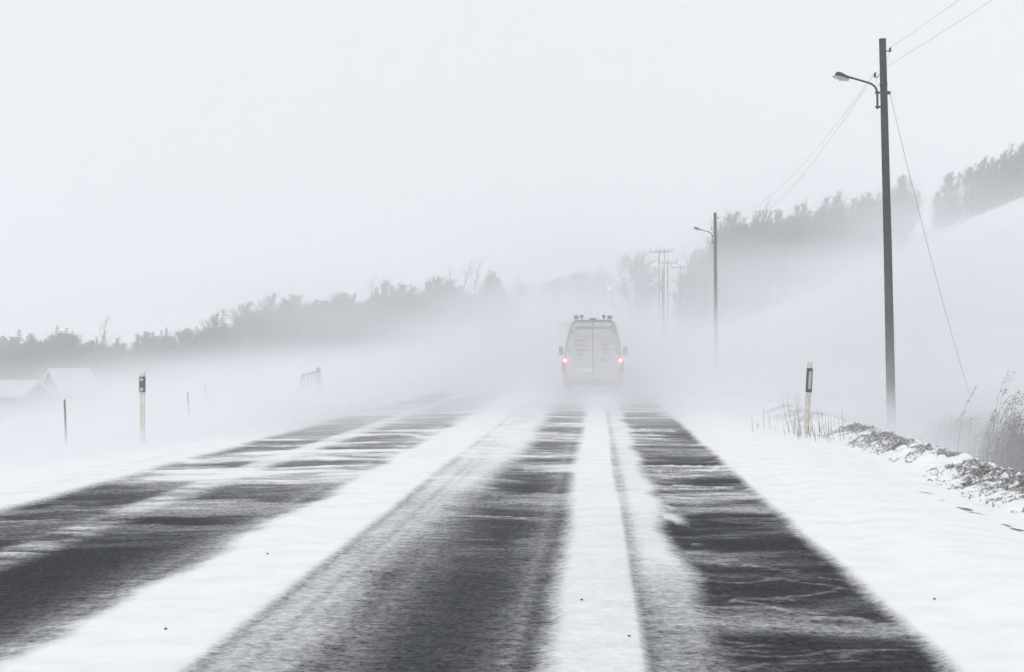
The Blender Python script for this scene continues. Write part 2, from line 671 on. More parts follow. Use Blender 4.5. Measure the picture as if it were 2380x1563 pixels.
def build_road():
    us = axis([(ROAD_L - 0.5, -3.4, 0.06), (-3.4, ROAD_R + 0.52, 0.03)])
    ys = [3.0]
    while ys[-1] < 560:
        ys.append(ys[-1] + max(0.03, ys[-1] * 0.0042 if ys[-1] < 60 else ys[-1] * 0.02))
    ys = np.array(ys)
    U, Y = np.meshgrid(us, ys)
    X = U + road_x(Y)
    cov = road_mask(U, Y)
    Z = base_z(Y) - 0.004 * np.abs(U + 2.0) + 0.022 * cov * (0.7 + 0.6 * fbm(U * 1.5, Y * 3, 80, 3))
    me = grid_mesh('road', X, Y, Z)
    a = me.attributes.new('cover', 'FLOAT', 'POINT')
    a.data.foreach_set('value', cov.astype(np.float32).ravel())
    me.materials.append(road_material())
    o = bpy.data.objects.new('road', me)
    COL.objects.link(o)
    tag(o, kind='structure')


build_ground()
build_road()

# ------------------------------------------------------------------ air: haze and ground drift
hz = MB().box((0, 620, 40), (2780, 1500, 130))
haze = hz.obj('haze', vol_mat('haze_air', 0.0030, (0.915, 0.925, 0.945)))
tag(haze, 'pale even snow haze filling the whole air', None, kind='stuff')


def fbm3(x, y, z, seed, octs=4, gain=0.55):
    """cheap 3D turbulence out of sheared 2D noises"""
    a = fbm(x, y + 0.37 * z, seed, octs, gain)
    b = fbm(y + 11.0, z * 1.0 + 0.29 * x, seed + 50, octs, gain)
    c = fbm(z + 5.0, x - 0.31 * y, seed + 90, octs, gain)
    return (a + b + c) / 3.0


def drift_volume(label, lo, hi, n, dens, color=(0.875, 0.887, 0.91)):
    """a cloud of blown snow: density worked out per cell and handed to a Volume Cube"""
    ax = [np.linspace(lo[k], hi[k], n[k]) for k in range(3)]
    X, Y, Z = np.meshgrid(*ax, indexing='ij')
    D = dens(X, Y, Z).astype(np.float32)
    # fade at the box faces so that the box itself never shows
    me = bpy.data.meshes.new('drifting_snow')
    me.vertices.add(D.size)
    me.vertices.foreach_set('co', np.stack([X, Y, Z], -1).astype(np.float32).ravel())
    a = me.attributes.new('d', 'FLOAT', 'POINT')
    a.data.foreach_set('value', D.ravel())
    m = bpy.data.materials.new('blown_snow_air')
    m.use_nodes = True
    q = m.node_tree
    q.nodes.clear()
    v = q.nodes.new('ShaderNodeVolumePrincipled')
    v.inputs['Color'].default_value = (*color, 1)
    v.inputs['Density'].default_value = 1.0
    q.links.new(v.outputs[0], q.nodes.new('ShaderNodeOutputMaterial').inputs['Volume'])
    me.materials.append(m)
    o = bpy.data.objects.new('drifting_snow', me)
    COL.objects.link(o)
    tag(o, label, None, kind='stuff')
    g = bpy.data.node_groups.new('blown_snow', 'GeometryNodeTree')
    g.interface.new_socket('Geometry', in_out='INPUT', socket_type='NodeSocketGeometry')
    g.interface.new_socket('Geometry', in_out='OUTPUT', socket_type='NodeSocketGeometry')
    N, L = g.nodes, g.links.new
    gi, go = N.new('NodeGroupInput'), N.new('NodeGroupOutput')
    vc = N.new('GeometryNodeVolumeCube')
    vc.inputs['Min'].default_value = lo
    vc.inputs['Max'].default_value = hi
    for k, nm in enumerate(('Resolution X', 'Resolution Y', 'Resolution Z')):
        vc.inputs[nm].default_value = n[k]
    pos = N.new('GeometryNodeInputPosition')
    sx = N.new('ShaderNodeSeparateXYZ')
    L(pos.outputs[0], sx.inputs[0])
    idx = None
    for k in range(3):
        mr = N.new('ShaderNodeMapRange')
        mr.clamp = True
        mr.inputs['From Min'].default_value = lo[k]
        mr.inputs['From Max'].default_value = hi[k]
        mr.inputs['To Min'].default_value = 0
        mr.inputs['To Max'].default_value = n[k] - 1
        L(sx.outputs[k], mr.inputs['Value'])
        rd_ = N.new('ShaderNodeMath')
        rd_.operation = 'ROUND'
        L(mr.outputs[0], rd_.inputs[0])
        fi = N.new('FunctionNodeFloatToInt')
        L(rd_.outputs[0], fi.inputs[0])
        if idx is None:
            idx = fi.outputs[0]
        else:
            mul = N.new('FunctionNodeIntegerMath')
            mul.operation = 'MULTIPLY_ADD'
            mul.inputs[1].default_value = n[k]
            L(idx, mul.inputs[0])
            L(fi.outputs[0], mul.inputs[2])
            idx = mul.outputs[0]
    si = N.new('GeometryNodeSampleIndex')
    si.data_type = 'FLOAT'
    si.domain = 'POINT'
    na = N.new('GeometryNodeInputNamedAttribute')
    na.data_type = 'FLOAT'
    na.inputs['Name'].default_value = 'd'
    L(gi.outputs[0], si.inputs['Geometry'])
    L(na.outputs['Attribute'], si.inputs['Value'])
    L(idx, si.inputs['Index'])
    L(si.outputs[0], vc.inputs['Density'])
    sm = N.new('GeometryNodeSetMaterial')
    sm.inputs['Material'].default_value = m
    L(vc.outputs[0], sm.inputs['Geometry'])
    L(sm.outputs[0], go.inputs[0])
    md = o.modifiers.new('blown_snow', 'NODES')
    md.node_group = g
    return o


def edges(X, Y, Z, lo, hi, w):
    e = 1.0
    for A, k in ((X, 0), (Y, 1), (Z, 2)):
        if w[k]:
            e = e * sst(lo[k], lo[k] + w[k], A) * (1 - sst(hi[k] - w[k], hi[k], A))
    return e


N_LO, N_HI = (-40, 12, -4.5), (24, 92, 8.5)


def near_dens(X, Y, Z):
    U = X - road_x(Y)
    G = ground_z(X, Y)
    h = Z - G
    wis = fbm3(X / 5.0, Y / 3.2, Z / 1.1, 201, 4)            # long across the road, thin along it
    big = fbm3(X / 14, Y / 12, Z / 4, 231, 3)
    # front of the drift: on the road it starts behind about 28 m, over the verges sooner
    fr = 26 + 7 * (big - .5) * 2
    fr = fr - 9 * (1 - sst(-9, -2, U)) - 7 * sst(3.6, 6.5, U)
    f1 = sst(fr, fr + 9, Y)
    # scale height grows behind the van and over the ditch
    H = 0.38 + 0.50 * sst(26, 46, Y) + 0.60 * sst(5, 9, U) + 0.010 * np.maximum(Y - 45, 0)
    H = H * (0.75 + 0.5 * big * 1.6) * (1 - 0.58 * (1 - sst(-12, -6, U)))
    d = 0.34 * (1 - 0.35 * (1 - sst(-13, -7, U))) * f1 * np.exp(-np.maximum(h, 0) / H)
    # snow kicked up by the van
    wake = np.exp(-((U + 0.1) / 3.4) ** 2) * sst(29, 40, Y) * (1 - sst(50, 72, Y)) * np.exp(-np.maximum(h, 0) / 1.1)
    d = d + 0.14 * wake
    ditch = np.exp(-((U - 8.2) / 2.6) ** 2) * sst(22, 31, Y) * (1 - sst(48, 70, Y)) * np.exp(-np.maximum(h, 0) / 0.85)
    d = d + 0.34 * ditch
    # thin veil running along the asphalt much nearer
    d = d + 0.045 * sst(13, 24, Y) * np.exp(-np.maximum(h, 0) / 0.22)
    d = d * np.clip((wis - 0.355) * 5.0, 0.05, 3.2)
    d = d * (h > -0.6)
    return d * edges(X, Y, Z, N_LO, N_HI, (8, 2, 2.0))


drift_volume('snow drifting low over the road and verges round the van', N_LO, N_HI, (130, 170, 52), near_dens)

F_LO, F_HI = (-140, 64, -22), (84, 330, 30)


def far_dens(X, Y, Z):
    G = ground_z(X, Y)
    h = Z - G
    U = X - road_x(Y)
    big = fbm3(X / 26, Y / 34, Z / 9, 301, 4)
    wis = fbm3(X / 11, Y / 22, Z / 3.5, 331, 4)
    H = 1.0 + 2.9 * sst(-20, 12, U)
    H = H * (0.45 + 1.1 * big)
    d = 0.048 * sst(66, 105, Y) * np.exp(-np.maximum(h - 0.8, 0) / H)
    # slope crest stands clear above it
    d = d * (1 - 0.95 * sst(13, 19, G - base_z(Y)))
    d = d * (1 - 0.92 * sst(31, 41, X)) * (1 - 0.6 * sst(6, 11, G) * (1 - sst(135, 160, Y)))
    # tall thin cloud over the road and its far rise
    tall = np.exp(-((U + 2) / 13.0) ** 2) * sst(80, 110, Y) * (1 - sst(160, 210, Y)) * (1 - sst(8, 17, h))
    d = d + 0.0070 * tall
    d = d + 0.020 * (1 - sst(-34, -22, X)) * sst(80, 100, Y) * (1 - sst(150, 190, Y)) * (1 - sst(1.5, 5.0, h))
    gust = fbm3(X / 30 + Z / 14, Y / 60, Z / 16, 361, 4)
    d = d * np.clip((wis - 0.34) * 4.6, 0.05, 2.8) * np.clip((gust - 0.33) * 5.5, 0.25, 2.2)
    # torn veils of snow lifted high in front of the woods
    veil = sst(0.50, 0.66, fbm3(X / 16 - Z / 9, Y / 40, Z / 7, 371, 5)) * sst(100, 130, Y) * (1 - sst(9, 17, h)) * (1 - sst(30, 38, X))
    d = d + 0.013 * veil
    d = d * (1 - 0.7 * sst(195, 260, Y))
    d = d * (h > -1.5)
    return d * edges(X, Y, Z, F_LO, F_HI, (20, 2, 3))


drift_volume('snow blown over the far fields, the hollow and the foot of the right slope', F_LO, F_HI, (112, 107, 65), far_dens)
cy.volume_step_rate = 2.0
cy.volume_max_steps = 256

# ------------------------------------------------------------------ materials
M_WOOD = material('weathered_pole_wood', (0.022, 0.022, 0.021), 0.95, (30, (0.065, 0.065, 0.06), 0.18), (60, 0.4, 0.01), spec=0.05)
M_STEEL = material('dark_galvanised_steel', (0.03, 0.032, 0.035), 0.7, (20, (0.05, 0.05, 0.05), 0.2), spec=0.1)
M_LID = material('pole_lid', (0.04, 0.04, 0.042), 0.6)
M_INS = material('insulator_black', (0.02, 0.02, 0.022), 0.4)
M_WIRE = material('wire', (0.12, 0.12, 0.13), 0.6)
M_REFL = material('lamp_reflector', (0.55, 0.56, 0.56), 0.4, (14, (0.35, 0.36, 0.36), 0.2))
M_BULB = material('lamp_bulb', (0.6, 0.6, 0.6), 0.3)
M_PLAST = material('post_plastic', (0.62, 0.60, 0.54), 0.6, (8, (0.42, 0.40, 0.35), 0.15))
M_BLACK = material('post_black_band', (0.035, 0.037, 0.045), 0.6, (25, (0.07, 0.07, 0.08), 0.2))
M_RFX = material('post_reflex', (0.42, 0.44, 0.46), 0.3, (60, (0.3, 0.32, 0.34), 0.2))
M_GREYWOOD = material('grey_fence_wood', (0.10, 0.095, 0.09), 0.9, (20, (0.17, 0.165, 0.16), 0.2))
M_BARK = material('bark', (0.07, 0.066, 0.06), 0.9)
M_TWIG = material('bare_twigs', (0.055, 0.054, 0.054), 0.95, (.35, (0.14, 0.14, 0.14), .2))
M_BIRCHTWIG = material('birch_twigs', (0.085, 0.078, 0.075), 0.9)
M_NEEDLE = material('spruce_needles', (0.035, 0.045, 0.04), 0.9, (3, (0.10, 0.11, 0.11), 0.25))
M_GRASS = material('dry_grass', (0.20, 0.175, 0.13), 0.9)
M_STEM = material('dry_stems', (0.10, 0.09, 0.08), 0.9)
M_BUSH = material('frosted_twigs', (0.13, 0.125, 0.12), 0.9, (6, (0.28, 0.28, 0.28), .25))
M_ROOFSNOW = material('roof_snow', (0.60, 0.61, 0.63), 0.9, (1.0, (0.42, 0.42, 0.43), .3))
M_WALLW = material('house_wall', (0.22, 0.21, 0.21), 0.85, (4, (0.17, 0.165, 0.165), 0.2))
M_BARNW = material('barn_wall', (0.17, 0.16, 0.16), 0.9, (4, (0.12, 0.115, 0.115), 0.2))
M_TRIM = material('house_trim', (0.6, 0.6, 0.6), 0.7)
M_GLASS = material('window_glass', (0.03, 0.035, 0.04), 0.15, spec=0.5)
M_VAN = material('van_white_paint', (0.47, 0.48, 0.49), 0.6, (3, (0.34, 0.34, 0.33), 0.25))
M_VANDARK = material('van_black_plastic', (0.055, 0.055, 0.058), 0.8)
M_SEAM = material('van_door_seal', (0.07, 0.07, 0.07), 0.8)
M_RUBBER = material('tyre_rubber', (0.025, 0.025, 0.026), 0.9)
M_RIM = material('wheel_rim', (0.3, 0.3, 0.3), 0.5, metal=0.6)
M_INK = material('van_lettering', (0.14, 0.145, 0.17), 0.8)
M_PLATE = material('number_plate', (0.7, 0.7, 0.68), 0.5)
M_TAIL = emit_mat('tail_light_on', (1.0, 0.08, 0.05), 32.0)
M_TAILOFF = material('tail_light_lens', (0.30, 0.02, 0.02), 0.3)
M_TRUCK = material('truck_box', (0.33, 0.34, 0.37), 0.6)
M_LAMPON = emit_mat('headlight_on', (1.0, 0.97, 0.9), 250.0)


# ------------------------------------------------------------------ street lamp poles
def lamp_pole(base, top, label, n=16):
    """wooden utility pole with a road lamp on a short bent arm"""
    H = (top - base).length
    t = thing('lamp_pole', base, 0, label, 'lamp pole')
    d = (top - base) / H
    q = Vector((0, 0, 1)).rotation_difference(d).to_euler()
    t.rotation_euler = q
    MB().tube([(0, 0, -0.5), (0, 0, 0.5), (0.01, 0, H * 0.5), (0, 0, H - 0.03)], [.118, .114, .100, .084], n).obj('pole', M_WOOD, t, True)
    MB().tube([(0, 0, H - 0.03), (0, 0, H - 0.012), (0.0, 0, H)], [.092, .094, .088], n).obj('lid', M_LID, t)
    z = H - 1.30
    # arm: upright pipe held off the pole by two clamps, bent over towards the road
    pts = [(-.165, -.03, z - .42), (-.165, -.03, z - .05), (-.175, -.03, z + .04), (-.215, -.03, z + .13), (-.30, -.03, z + .20),
           (-.42, -.035, z + .245), (-.70, -.04, z + .335), (-.86, -.04, z + .385)]
    arm = MB().tube(pts, [.026, .026, .026, .026, .026, .025, .024, .030], 10).obj('lamp_arm', M_STEEL, t, True)
    for cz in (z - .37, z - .02):
        c = MB().tube([(-.215, -.03, cz), (-.195, -.03, cz), (-.12, -.03, cz), (-.06, -.02, cz)], [.022, .030, .030, .012], 8)
        c.tube([(-.21, -.03, cz), (-.06, -.02, cz)], .012, 6)
        c.obj('clamp', M_STEEL, t)
    # head: rounded housing, flat pale reflector plate, bulb under it; tipped along the arm
    rot = Matrix.Rotation(math.radians(17), 3, 'Y')
    c0 = Vector((-1.03, -.04, z + .40))
    rings = []
    for k, (xx, w, hh) in enumerate([(.20, .028, .028), (.13, .045, .045), (.06, .075, .066), (-.02, .095, .080), (-.09, .095, .078), (-.14, .07, .055), (-.155, .03, .02)]):
        ring = []
        for j in range(14):
            an = 2 * PI * j / 14
            ring.append(c0 + rot @ Vector((xx, w * math.cos(an), max(-0.03, hh * math.sin(an)) + .02)))
        rings.append(ring)
    MB().loft(rings).obj('lamp_housing', M_STEEL, t, True)
    ref = MB().lathe([(.04, .012), (.12, .006), (.205, -.014), (.210, -.020), (.12, -.010), (.035, -.004)], c0 + rot @ Vector((0, 0, -.025)), rot, 24).obj('reflector', M_REFL, t, True)
    MB().lathe([(.020, 0), (.026, -.03), (.026, -.07), (.014, -.09)], c0 + rot @ Vector((0, 0, -.04)), rot, 12).obj('bulb', M_BULB, t, True)
    # insulators: upper right, middle left on a hook, lower right
    i1 = MB().tube([(.08, 0, H - .30), (.15, 0, H - .31), (.17, 0, H - .27)], .014, 6).tube([(.175, 0, H - .32), (.178, 0, H - .26), (.18, 0, H - .22)], [.034, .030, .022], 10)
    i1.obj('insulator', M_INS, t)
    i2 = MB().tube([(-.08, 0, H - .87), (-.115, 0, H - .885), (-.125, 0, H - .93), (-.16, 0, H - .955), (-.19, 0, H - .93)], .010, 6)
    i2.tube([(-.20, 0, H - .94), (-.20, 0, H - .87), (-.197, 0, H - .82)], [.034, .028, .022], 10)
    i2.obj('insulator', M_INS, t)
    i3 = MB().box((.125, 0, H - 1.33), (.075, .06, .075))
    i3.obj('cable_bracket', M_INS, t)
    MB().tube([(-.19, 0, H - .96), (-.15, -.01, H - 1.10), (-.13, -.02, H - 1.35), (-.12, -.02, H - 1.50), (-.16, -.03, H - 1.70)], .003, 5).obj('feed_wire', M_WIRE, t)
    MB().tube([(.16, 0, H - .33), (.10, -.02, H - .52)], .003, 5).obj('feed_wire', M_WIRE, t)
    bd = MB().tube([(0, 0, H - 1.14), (0, 0, H - 1.10)], .101, n)
    bd.obj('band', M_STEEL, t)
    return t


P1b = at(2073, 985, 35.3)
P1b.z = gz(P1b.x, 35.3)
P1t = at(2051, 91, 35.3)
P1 = lamp_pole(P1b, P1t, 'nearest wooden pole with a road lamp on its short arm, beyond the right verge')
P2b = at(1664, 860, 80.0)
P2b.z = gz(P2b.x, 80.0)
P2t = at(1662, 495, 80.0)
P2 = lamp_pole(P2b, P2t, 'second wooden lamp pole, dark top fading into blowing snow near the wood')
P3b = at(1541, 760, 126)
P3b.z = gz(P3b.x, 126)
P3t = at(1540, 631, 126)
P3 = lamp_pole(P3b, P3t, 'farthest and faintest lamp pole, among the crossarm poles', 10)


def wire(name, a, b, sag, label, cat='overhead wire', group=None, r=0.0033, n=24, extra=()):
    pts = []
    for k in range(n + 1):
        s = k / n
        p = a.lerp(b, s)
        p.z -= sag * 4 * s * (1 - s)
        pts.append(p)
    o = MB().tube(pts, r, 5).obj(name, M_WIRE)
    return tag(o, label, cat, group)


bpy.context.view_layer.update()


def pt(t, loc):
    return t.matrix_world @ Vector(loc)


H1 = (P1t - P1b).length
H2 = (P2t - P2b).length
H3 = (P3t - P3b).length
wire('overhead_wire', pt(P1, (.18, 0, H1 - .23)), Vector((9.1, -10, 9.05)), 0.5, 'upper thin wire running from the nearest pole top out of the upper right corner')
wire('overhead_wire', pt(P1, (-.19, 0, H1 - .84)), Vector((9.5, -10, 8.3)), 0.45, 'lower thin wire crossing the nearest pole and leaving the picture at upper right')
wire('overhead_wire', pt(P1, (-.20, 0, H1 - .84)), pt(P2, (-.20, 0, H2 - .84)), 1.4, 'lower of two sagging wires between the nearest pole and the second pole')
wire('overhead_wire', pt(P1, (-.20, 0, H1 - .82)), pt(P2, (.18, 0, H2 - .23)), 1.05, 'upper of two sagging wires between the nearest pole and the second pole')
wire('overhead_wire', pt(P2, (-.20, 0, H2 - .84)), pt(P3, (-.20, 0, H3 - .84)), 1.2, 'faint wire between the second pole and the farthest lamp pole')
g0 = at(2266, 925, 35.5)
g0.z = min(g0.z, gz(g0.x, 35.5) + 0.0)
wire('guy_wire', pt(P1, (.15, 0, H1 - 1.35)), g0, 0.25, 'slanting guy wire from the nearest pole down to the right bush', 'guy wire', None, 0.0048)


# ------------------------------------------------------------------ far power poles with crossarms
def power_pole(px, ptop, y, hz_, label, double=False, arms=1, rz=0.0):
    top = at(px, ptop, y)
    base = Vector((top.x, y, gz(top.x, y)))
    t = thing('power_pole', base, rz, label, 'power pole', 'crossarm power poles far up the road')
    H = top.z - base.z
    MB().tube([(0, 0, -.5), (0, 0, H - 0.25)], [.085, .06], 8).obj('pole', M_WOOD, t, True)
    for a in range(arms):
        z = H - 0.45 - a * 1.9
        w = 0.95 if a == 0 else 0.5
        MB().box((0, -.1, z), (2 * w, .09, .09)).obj('crossarm', M_WOOD, t)
        for s in ((-w + .06, 0.0, w - .06) if a == 0 else (-w + .06, w - .06)):
            MB().tube([(s, -.1, z + .06), (s, -.1, z + .16), (s, -.1, z + .32)], [.03, .07, .05], 8).obj('insulator', M_INS, t)
    return t, top


Q1, q1 = power_pole(1532, 577, 150, 0, 'left crossarm power pole of the far cluster, tall, two arms', arms=2)
Q2, q2 = power_pole(1544, 575, 155, 0, 'thin crossarm power pole just right of the two-armed one')
Q3, q3 = power_pole(1552, 601, 140, 0, 'crossarm power pole standing right behind the farthest lamp pole')
Q4, q4 = power_pole(1581, 613, 150, 0, 'rightmost power pole of the far cluster, standing apart')
wire('power_line', q1 + Vector((-.6, 0, -.9)), at(1330, 632, 330), 2.2, 'faint power line falling left from the far two-armed pole over the distant trees', 'power line', None, 0.02)
for k, (pa, pe, sg, lb) in enumerate((
        (q4 + Vector((-.8, 0, -.4)), at(2480, 440, 95), 5.2, 'upper power line crossing the snow slope at the right edge of the photo'),
        (q4 + Vector((0, 0, -.4)), at(2480, 452, 93), 5.4, 'middle power line crossing the snow slope, close under the upper one'),
        (q4 + Vector((.8, 0, -.4)), at(2480, 452, 80), 6.2, 'lowest power line crossing the snow slope at the right, set apart from the other two'))):
    wire('power_line', pa, pe, sg, lb, 'power line', None, 0.014, 40)


# ------------------------------------------------------------------ roadside marker posts
def post_body(t, H, w, dep, lean=0):
    MB().loft([[(-w / 2, -dep / 2, z), (0, -dep / 2 - .02, z), (w / 2, -dep / 2, z), (w / 2, dep / 2, z), (-w / 2, dep / 2, z)] for z in (-0.3, H - .04)] +
              [[(-w / 2 + .006, -dep / 2, H), (0, -dep / 2 - .01, H), (w / 2 - .006, -dep / 2, H), (w / 2 - .006, dep / 2, H), (-w / 2 + .006, dep / 2, H)]]).obj('post', M_PLAST, t)


p = at(1874, 1000, 28.0)
p.z = gz(p.x, 28.0)
tp = at(1883, 842, 28.0)
D1 = thing('marker_post', p, 0, 'leaning cream marker post with one upright grey reflector, on the right verge', 'marker post')
HH = (tp - p).length
D1.rotation_euler = (0, math.atan2(tp.x - p.x, tp.z - p.z), 0.15)
post_body(D1, HH, .092, .05)
bz = HH - .135 - .24
MB().box((0, -.012, bz + .12 - .11 + .11), (.100, .085, .47)).obj('black_band', M_BLACK, D1) if False else None
MB().box((0, -.008, HH - .12 - .235), (.101, .080, .47)).obj('black_band', M_BLACK, D1)
MB().box((0, -.052, HH - .12 - .235), (.056, .012, .345)).obj('reflector', M_RFX, D1, bevel=.004)

p = at(331, 1010, 28.0)
p.z = gz(p.x, 28.0)
tp = at(331, 866, 28.0)
HH = tp.z - p.z
D2 = thing('marker_post', p, -0.1, 'upright cream marker post with two round reflectors, in the left snow', 'marker post')
post_body(D2, HH, .096, .05)
zc = (at(331, 894, 28).z - p.z)
MB().box((0, -.008, zc), (.105, .080, .31)).obj('black_band', M_BLACK, D2)
for s in (.098, -.098):
    MB().lathe([(.036, 0), (.036, .006), (.030, .010)], (0, -.049, zc + s), Matrix.Rotation(PI / 2, 3, 'X'), 18).obj('reflector', M_RFX, D2)


def stake(px, ptop, y, w, lean, label, h=1.15):
    top = at(px, ptop, y)
    base = Vector((top.x + lean, y, gz(top.x, y)))
    t = thing('fence_stake', base, 0, label, 'stake')
    d = top - base
    t.rotation_euler = (0, math.atan2(d.x, d.z), 0)
    L = d.length
    MB().tube([(0, 0, -.3), (0.004, 0, L * .6), (0, 0, L - .03), (0, 0, L)], [w / 2, w / 2 * .96, w / 2 * .9, w / 2 * .7], 8).obj('stake', M_GREYWOOD, t)
    return t


stake(150, 929, 34, .055, .04, 'dark round stake standing alone left of the left marker post')
stake(436, 912, 46, .05, .05, 'thin stake standing right of the left marker post')
stake(476, 893, 60, .035, .22, 'very faint leaning stick in the left field, right of the thin stake')


# ------------------------------------------------------------------ wooden rack in the left field
def rack():
    y = 70.0
    b = at(722, 920, y)
    b.z = gz(b.x, y)
    t = thing('drying_rack', b, 0, 'slatted wooden drying rack with a taller pointed end, faint in the left field', 'rack')
    s = y / FPX                                   # metres per picture unit there
    bz = b.z

    def P(px, py, dy=0.0):
        q = at(px, py, y + dy)
        return q - b
    # leaning slats
    n = 5
    for k in range(n):
        f = k / (n - 1)
        x1, y1 = 690 + 40 * f, 935
        x2, y2 = 704 + 27 * f, 872 - 6 * f
        MB().tube([P(x1, y1 + 12, -.35), P(x2, y2, .0)], .07 if k == 0 else .05, 6).obj('slat', M_GREYWOOD, t)
    MB().tube([P(700, 874), P(737, 864)], .055, 6).obj('rail', M_GREYWOOD, t)
    MB().tube([P(697, 899, -.2), P(738, 896, -.2)], .045, 6).obj('rail', M_GREYWOOD, t)
    for (x1, dy) in ((733, -.35), (744, 0.0), (753, .25)):
        MB().tube([P(x1, 945, dy), P(740.5 - .05 * (741 - x1), 860, 0)], .085, 6).obj('leg', M_GREYWOOD, t)
    MB().lathe([(.06, -.10), (.13, 0), (.10, .12), (.04, .2)], P(740, 863), None, 10).obj('cap', M_GREYWOOD, t)


rack()


# ------------------------------------------------------------------ houses in the hollow
def gable_house(loc, rz, wx, ly, wall_h, roof_h, wmat, label, name='house'):
    t = thing(name, loc, rz, label, 'house' if name == 'house' else 'barn')
    MB().prism([(-wx / 2, -1.0), (wx / 2, -1.0), (wx / 2, wall_h), (0, wall_h + roof_h), (-wx / 2, wall_h)], 0, ly).obj('wall', wmat, t)
    ov = .3
    sl = roof_h / (wx / 2)
    for s in (-1, 1):
        a = [(0, wall_h + roof_h + .03), (s * (wx / 2 + ov), wall_h - ov * sl + .03), (s * (wx / 2 + ov), wall_h - ov * sl + .12), (0, wall_h + roof_h + .13)]
        MB().prism(a, -ov, ly + ov).obj('roof', M_BARNW, t)
        a = [(0, wall_h + roof_h + .14), (s * (wx / 2 + ov), wall_h - ov * sl + .13), (s * (wx / 2 + ov + .03), wall_h - ov * sl + .36), (0, wall_h + roof_h + .42)]
        MB().prism(a, -ov - .03, ly + ov + .03).obj('roof_snow', M_ROOFSNOW, t)
    for xx, zz in ((-1.3, 1.3), (1.3, 1.3), (0, wall_h - .1)):
        fr = MB().box((xx, -.03, zz), (.9, .08, .9)).obj('window', M_TRIM, t)
        MB().box((xx, -.075, zz), (.7, .03, .7)).obj('pane', M_GLASS, fr)
    return t


c = at(120, 866, 135)
hb = gz(c.x, 135)
hw = c.z - hb
gable_house((c.x, 135, hb), -0.80, 4.6, 3.6, max(1.8, hw - 1.8), 1.8, M_WALLW, 'small house with snowy gabled roof, faint in the left hollow')
c = at(84, 884, 128)
hb = gz(c.x, 128)
gable_house((c.x, 128, hb), 1.45, 5.0, 12, max(1.5, c.z - hb - 1.5), 1.1, M_BARNW, 'low barn with a long snowy roof at the left edge', 'barn')


# ------------------------------------------------------------------ vehicles
def wheel(t, x, y, r=.34, w=.22):
    rot = Matrix.Rotation(PI / 2, 3, 'Y')
    wh = MB().lathe([(r * .72, -w / 2), (r * .94, -w / 2), (r, -w * .3), (r, w * .3), (r * .94, w / 2), (r * .72, w / 2)], (x, y, r), rot, 22).obj('wheel', M_RUBBER, t, True)
    MB().lathe([(.04, -w * .42), (r * .70, -w * .36), (r * .70, w * .36), (.04, w * .42)], (x, y, r), rot, 18).obj('rim', M_RIM, wh)


def section(hw, z0, z1, tum, n=9):
    """half profile of the body: bottom half-width hw, top z1, tumblehome tum at the roof"""
    prof = [(hw * .93, z0), (hw * .985, z0 + .10), (hw, z0 + .35), (hw, .95), (hw * .985, 1.25), (hw * .955, 1.55)]
    top = z1
    if top > 1.9:
        prof += [(hw - tum * .35, 1.9), (hw - tum * .72, top - .30), (hw - tum * .92, top - .12), (hw - tum * 1.18, top - .035), (hw - tum * 1.6, top)]
    return prof


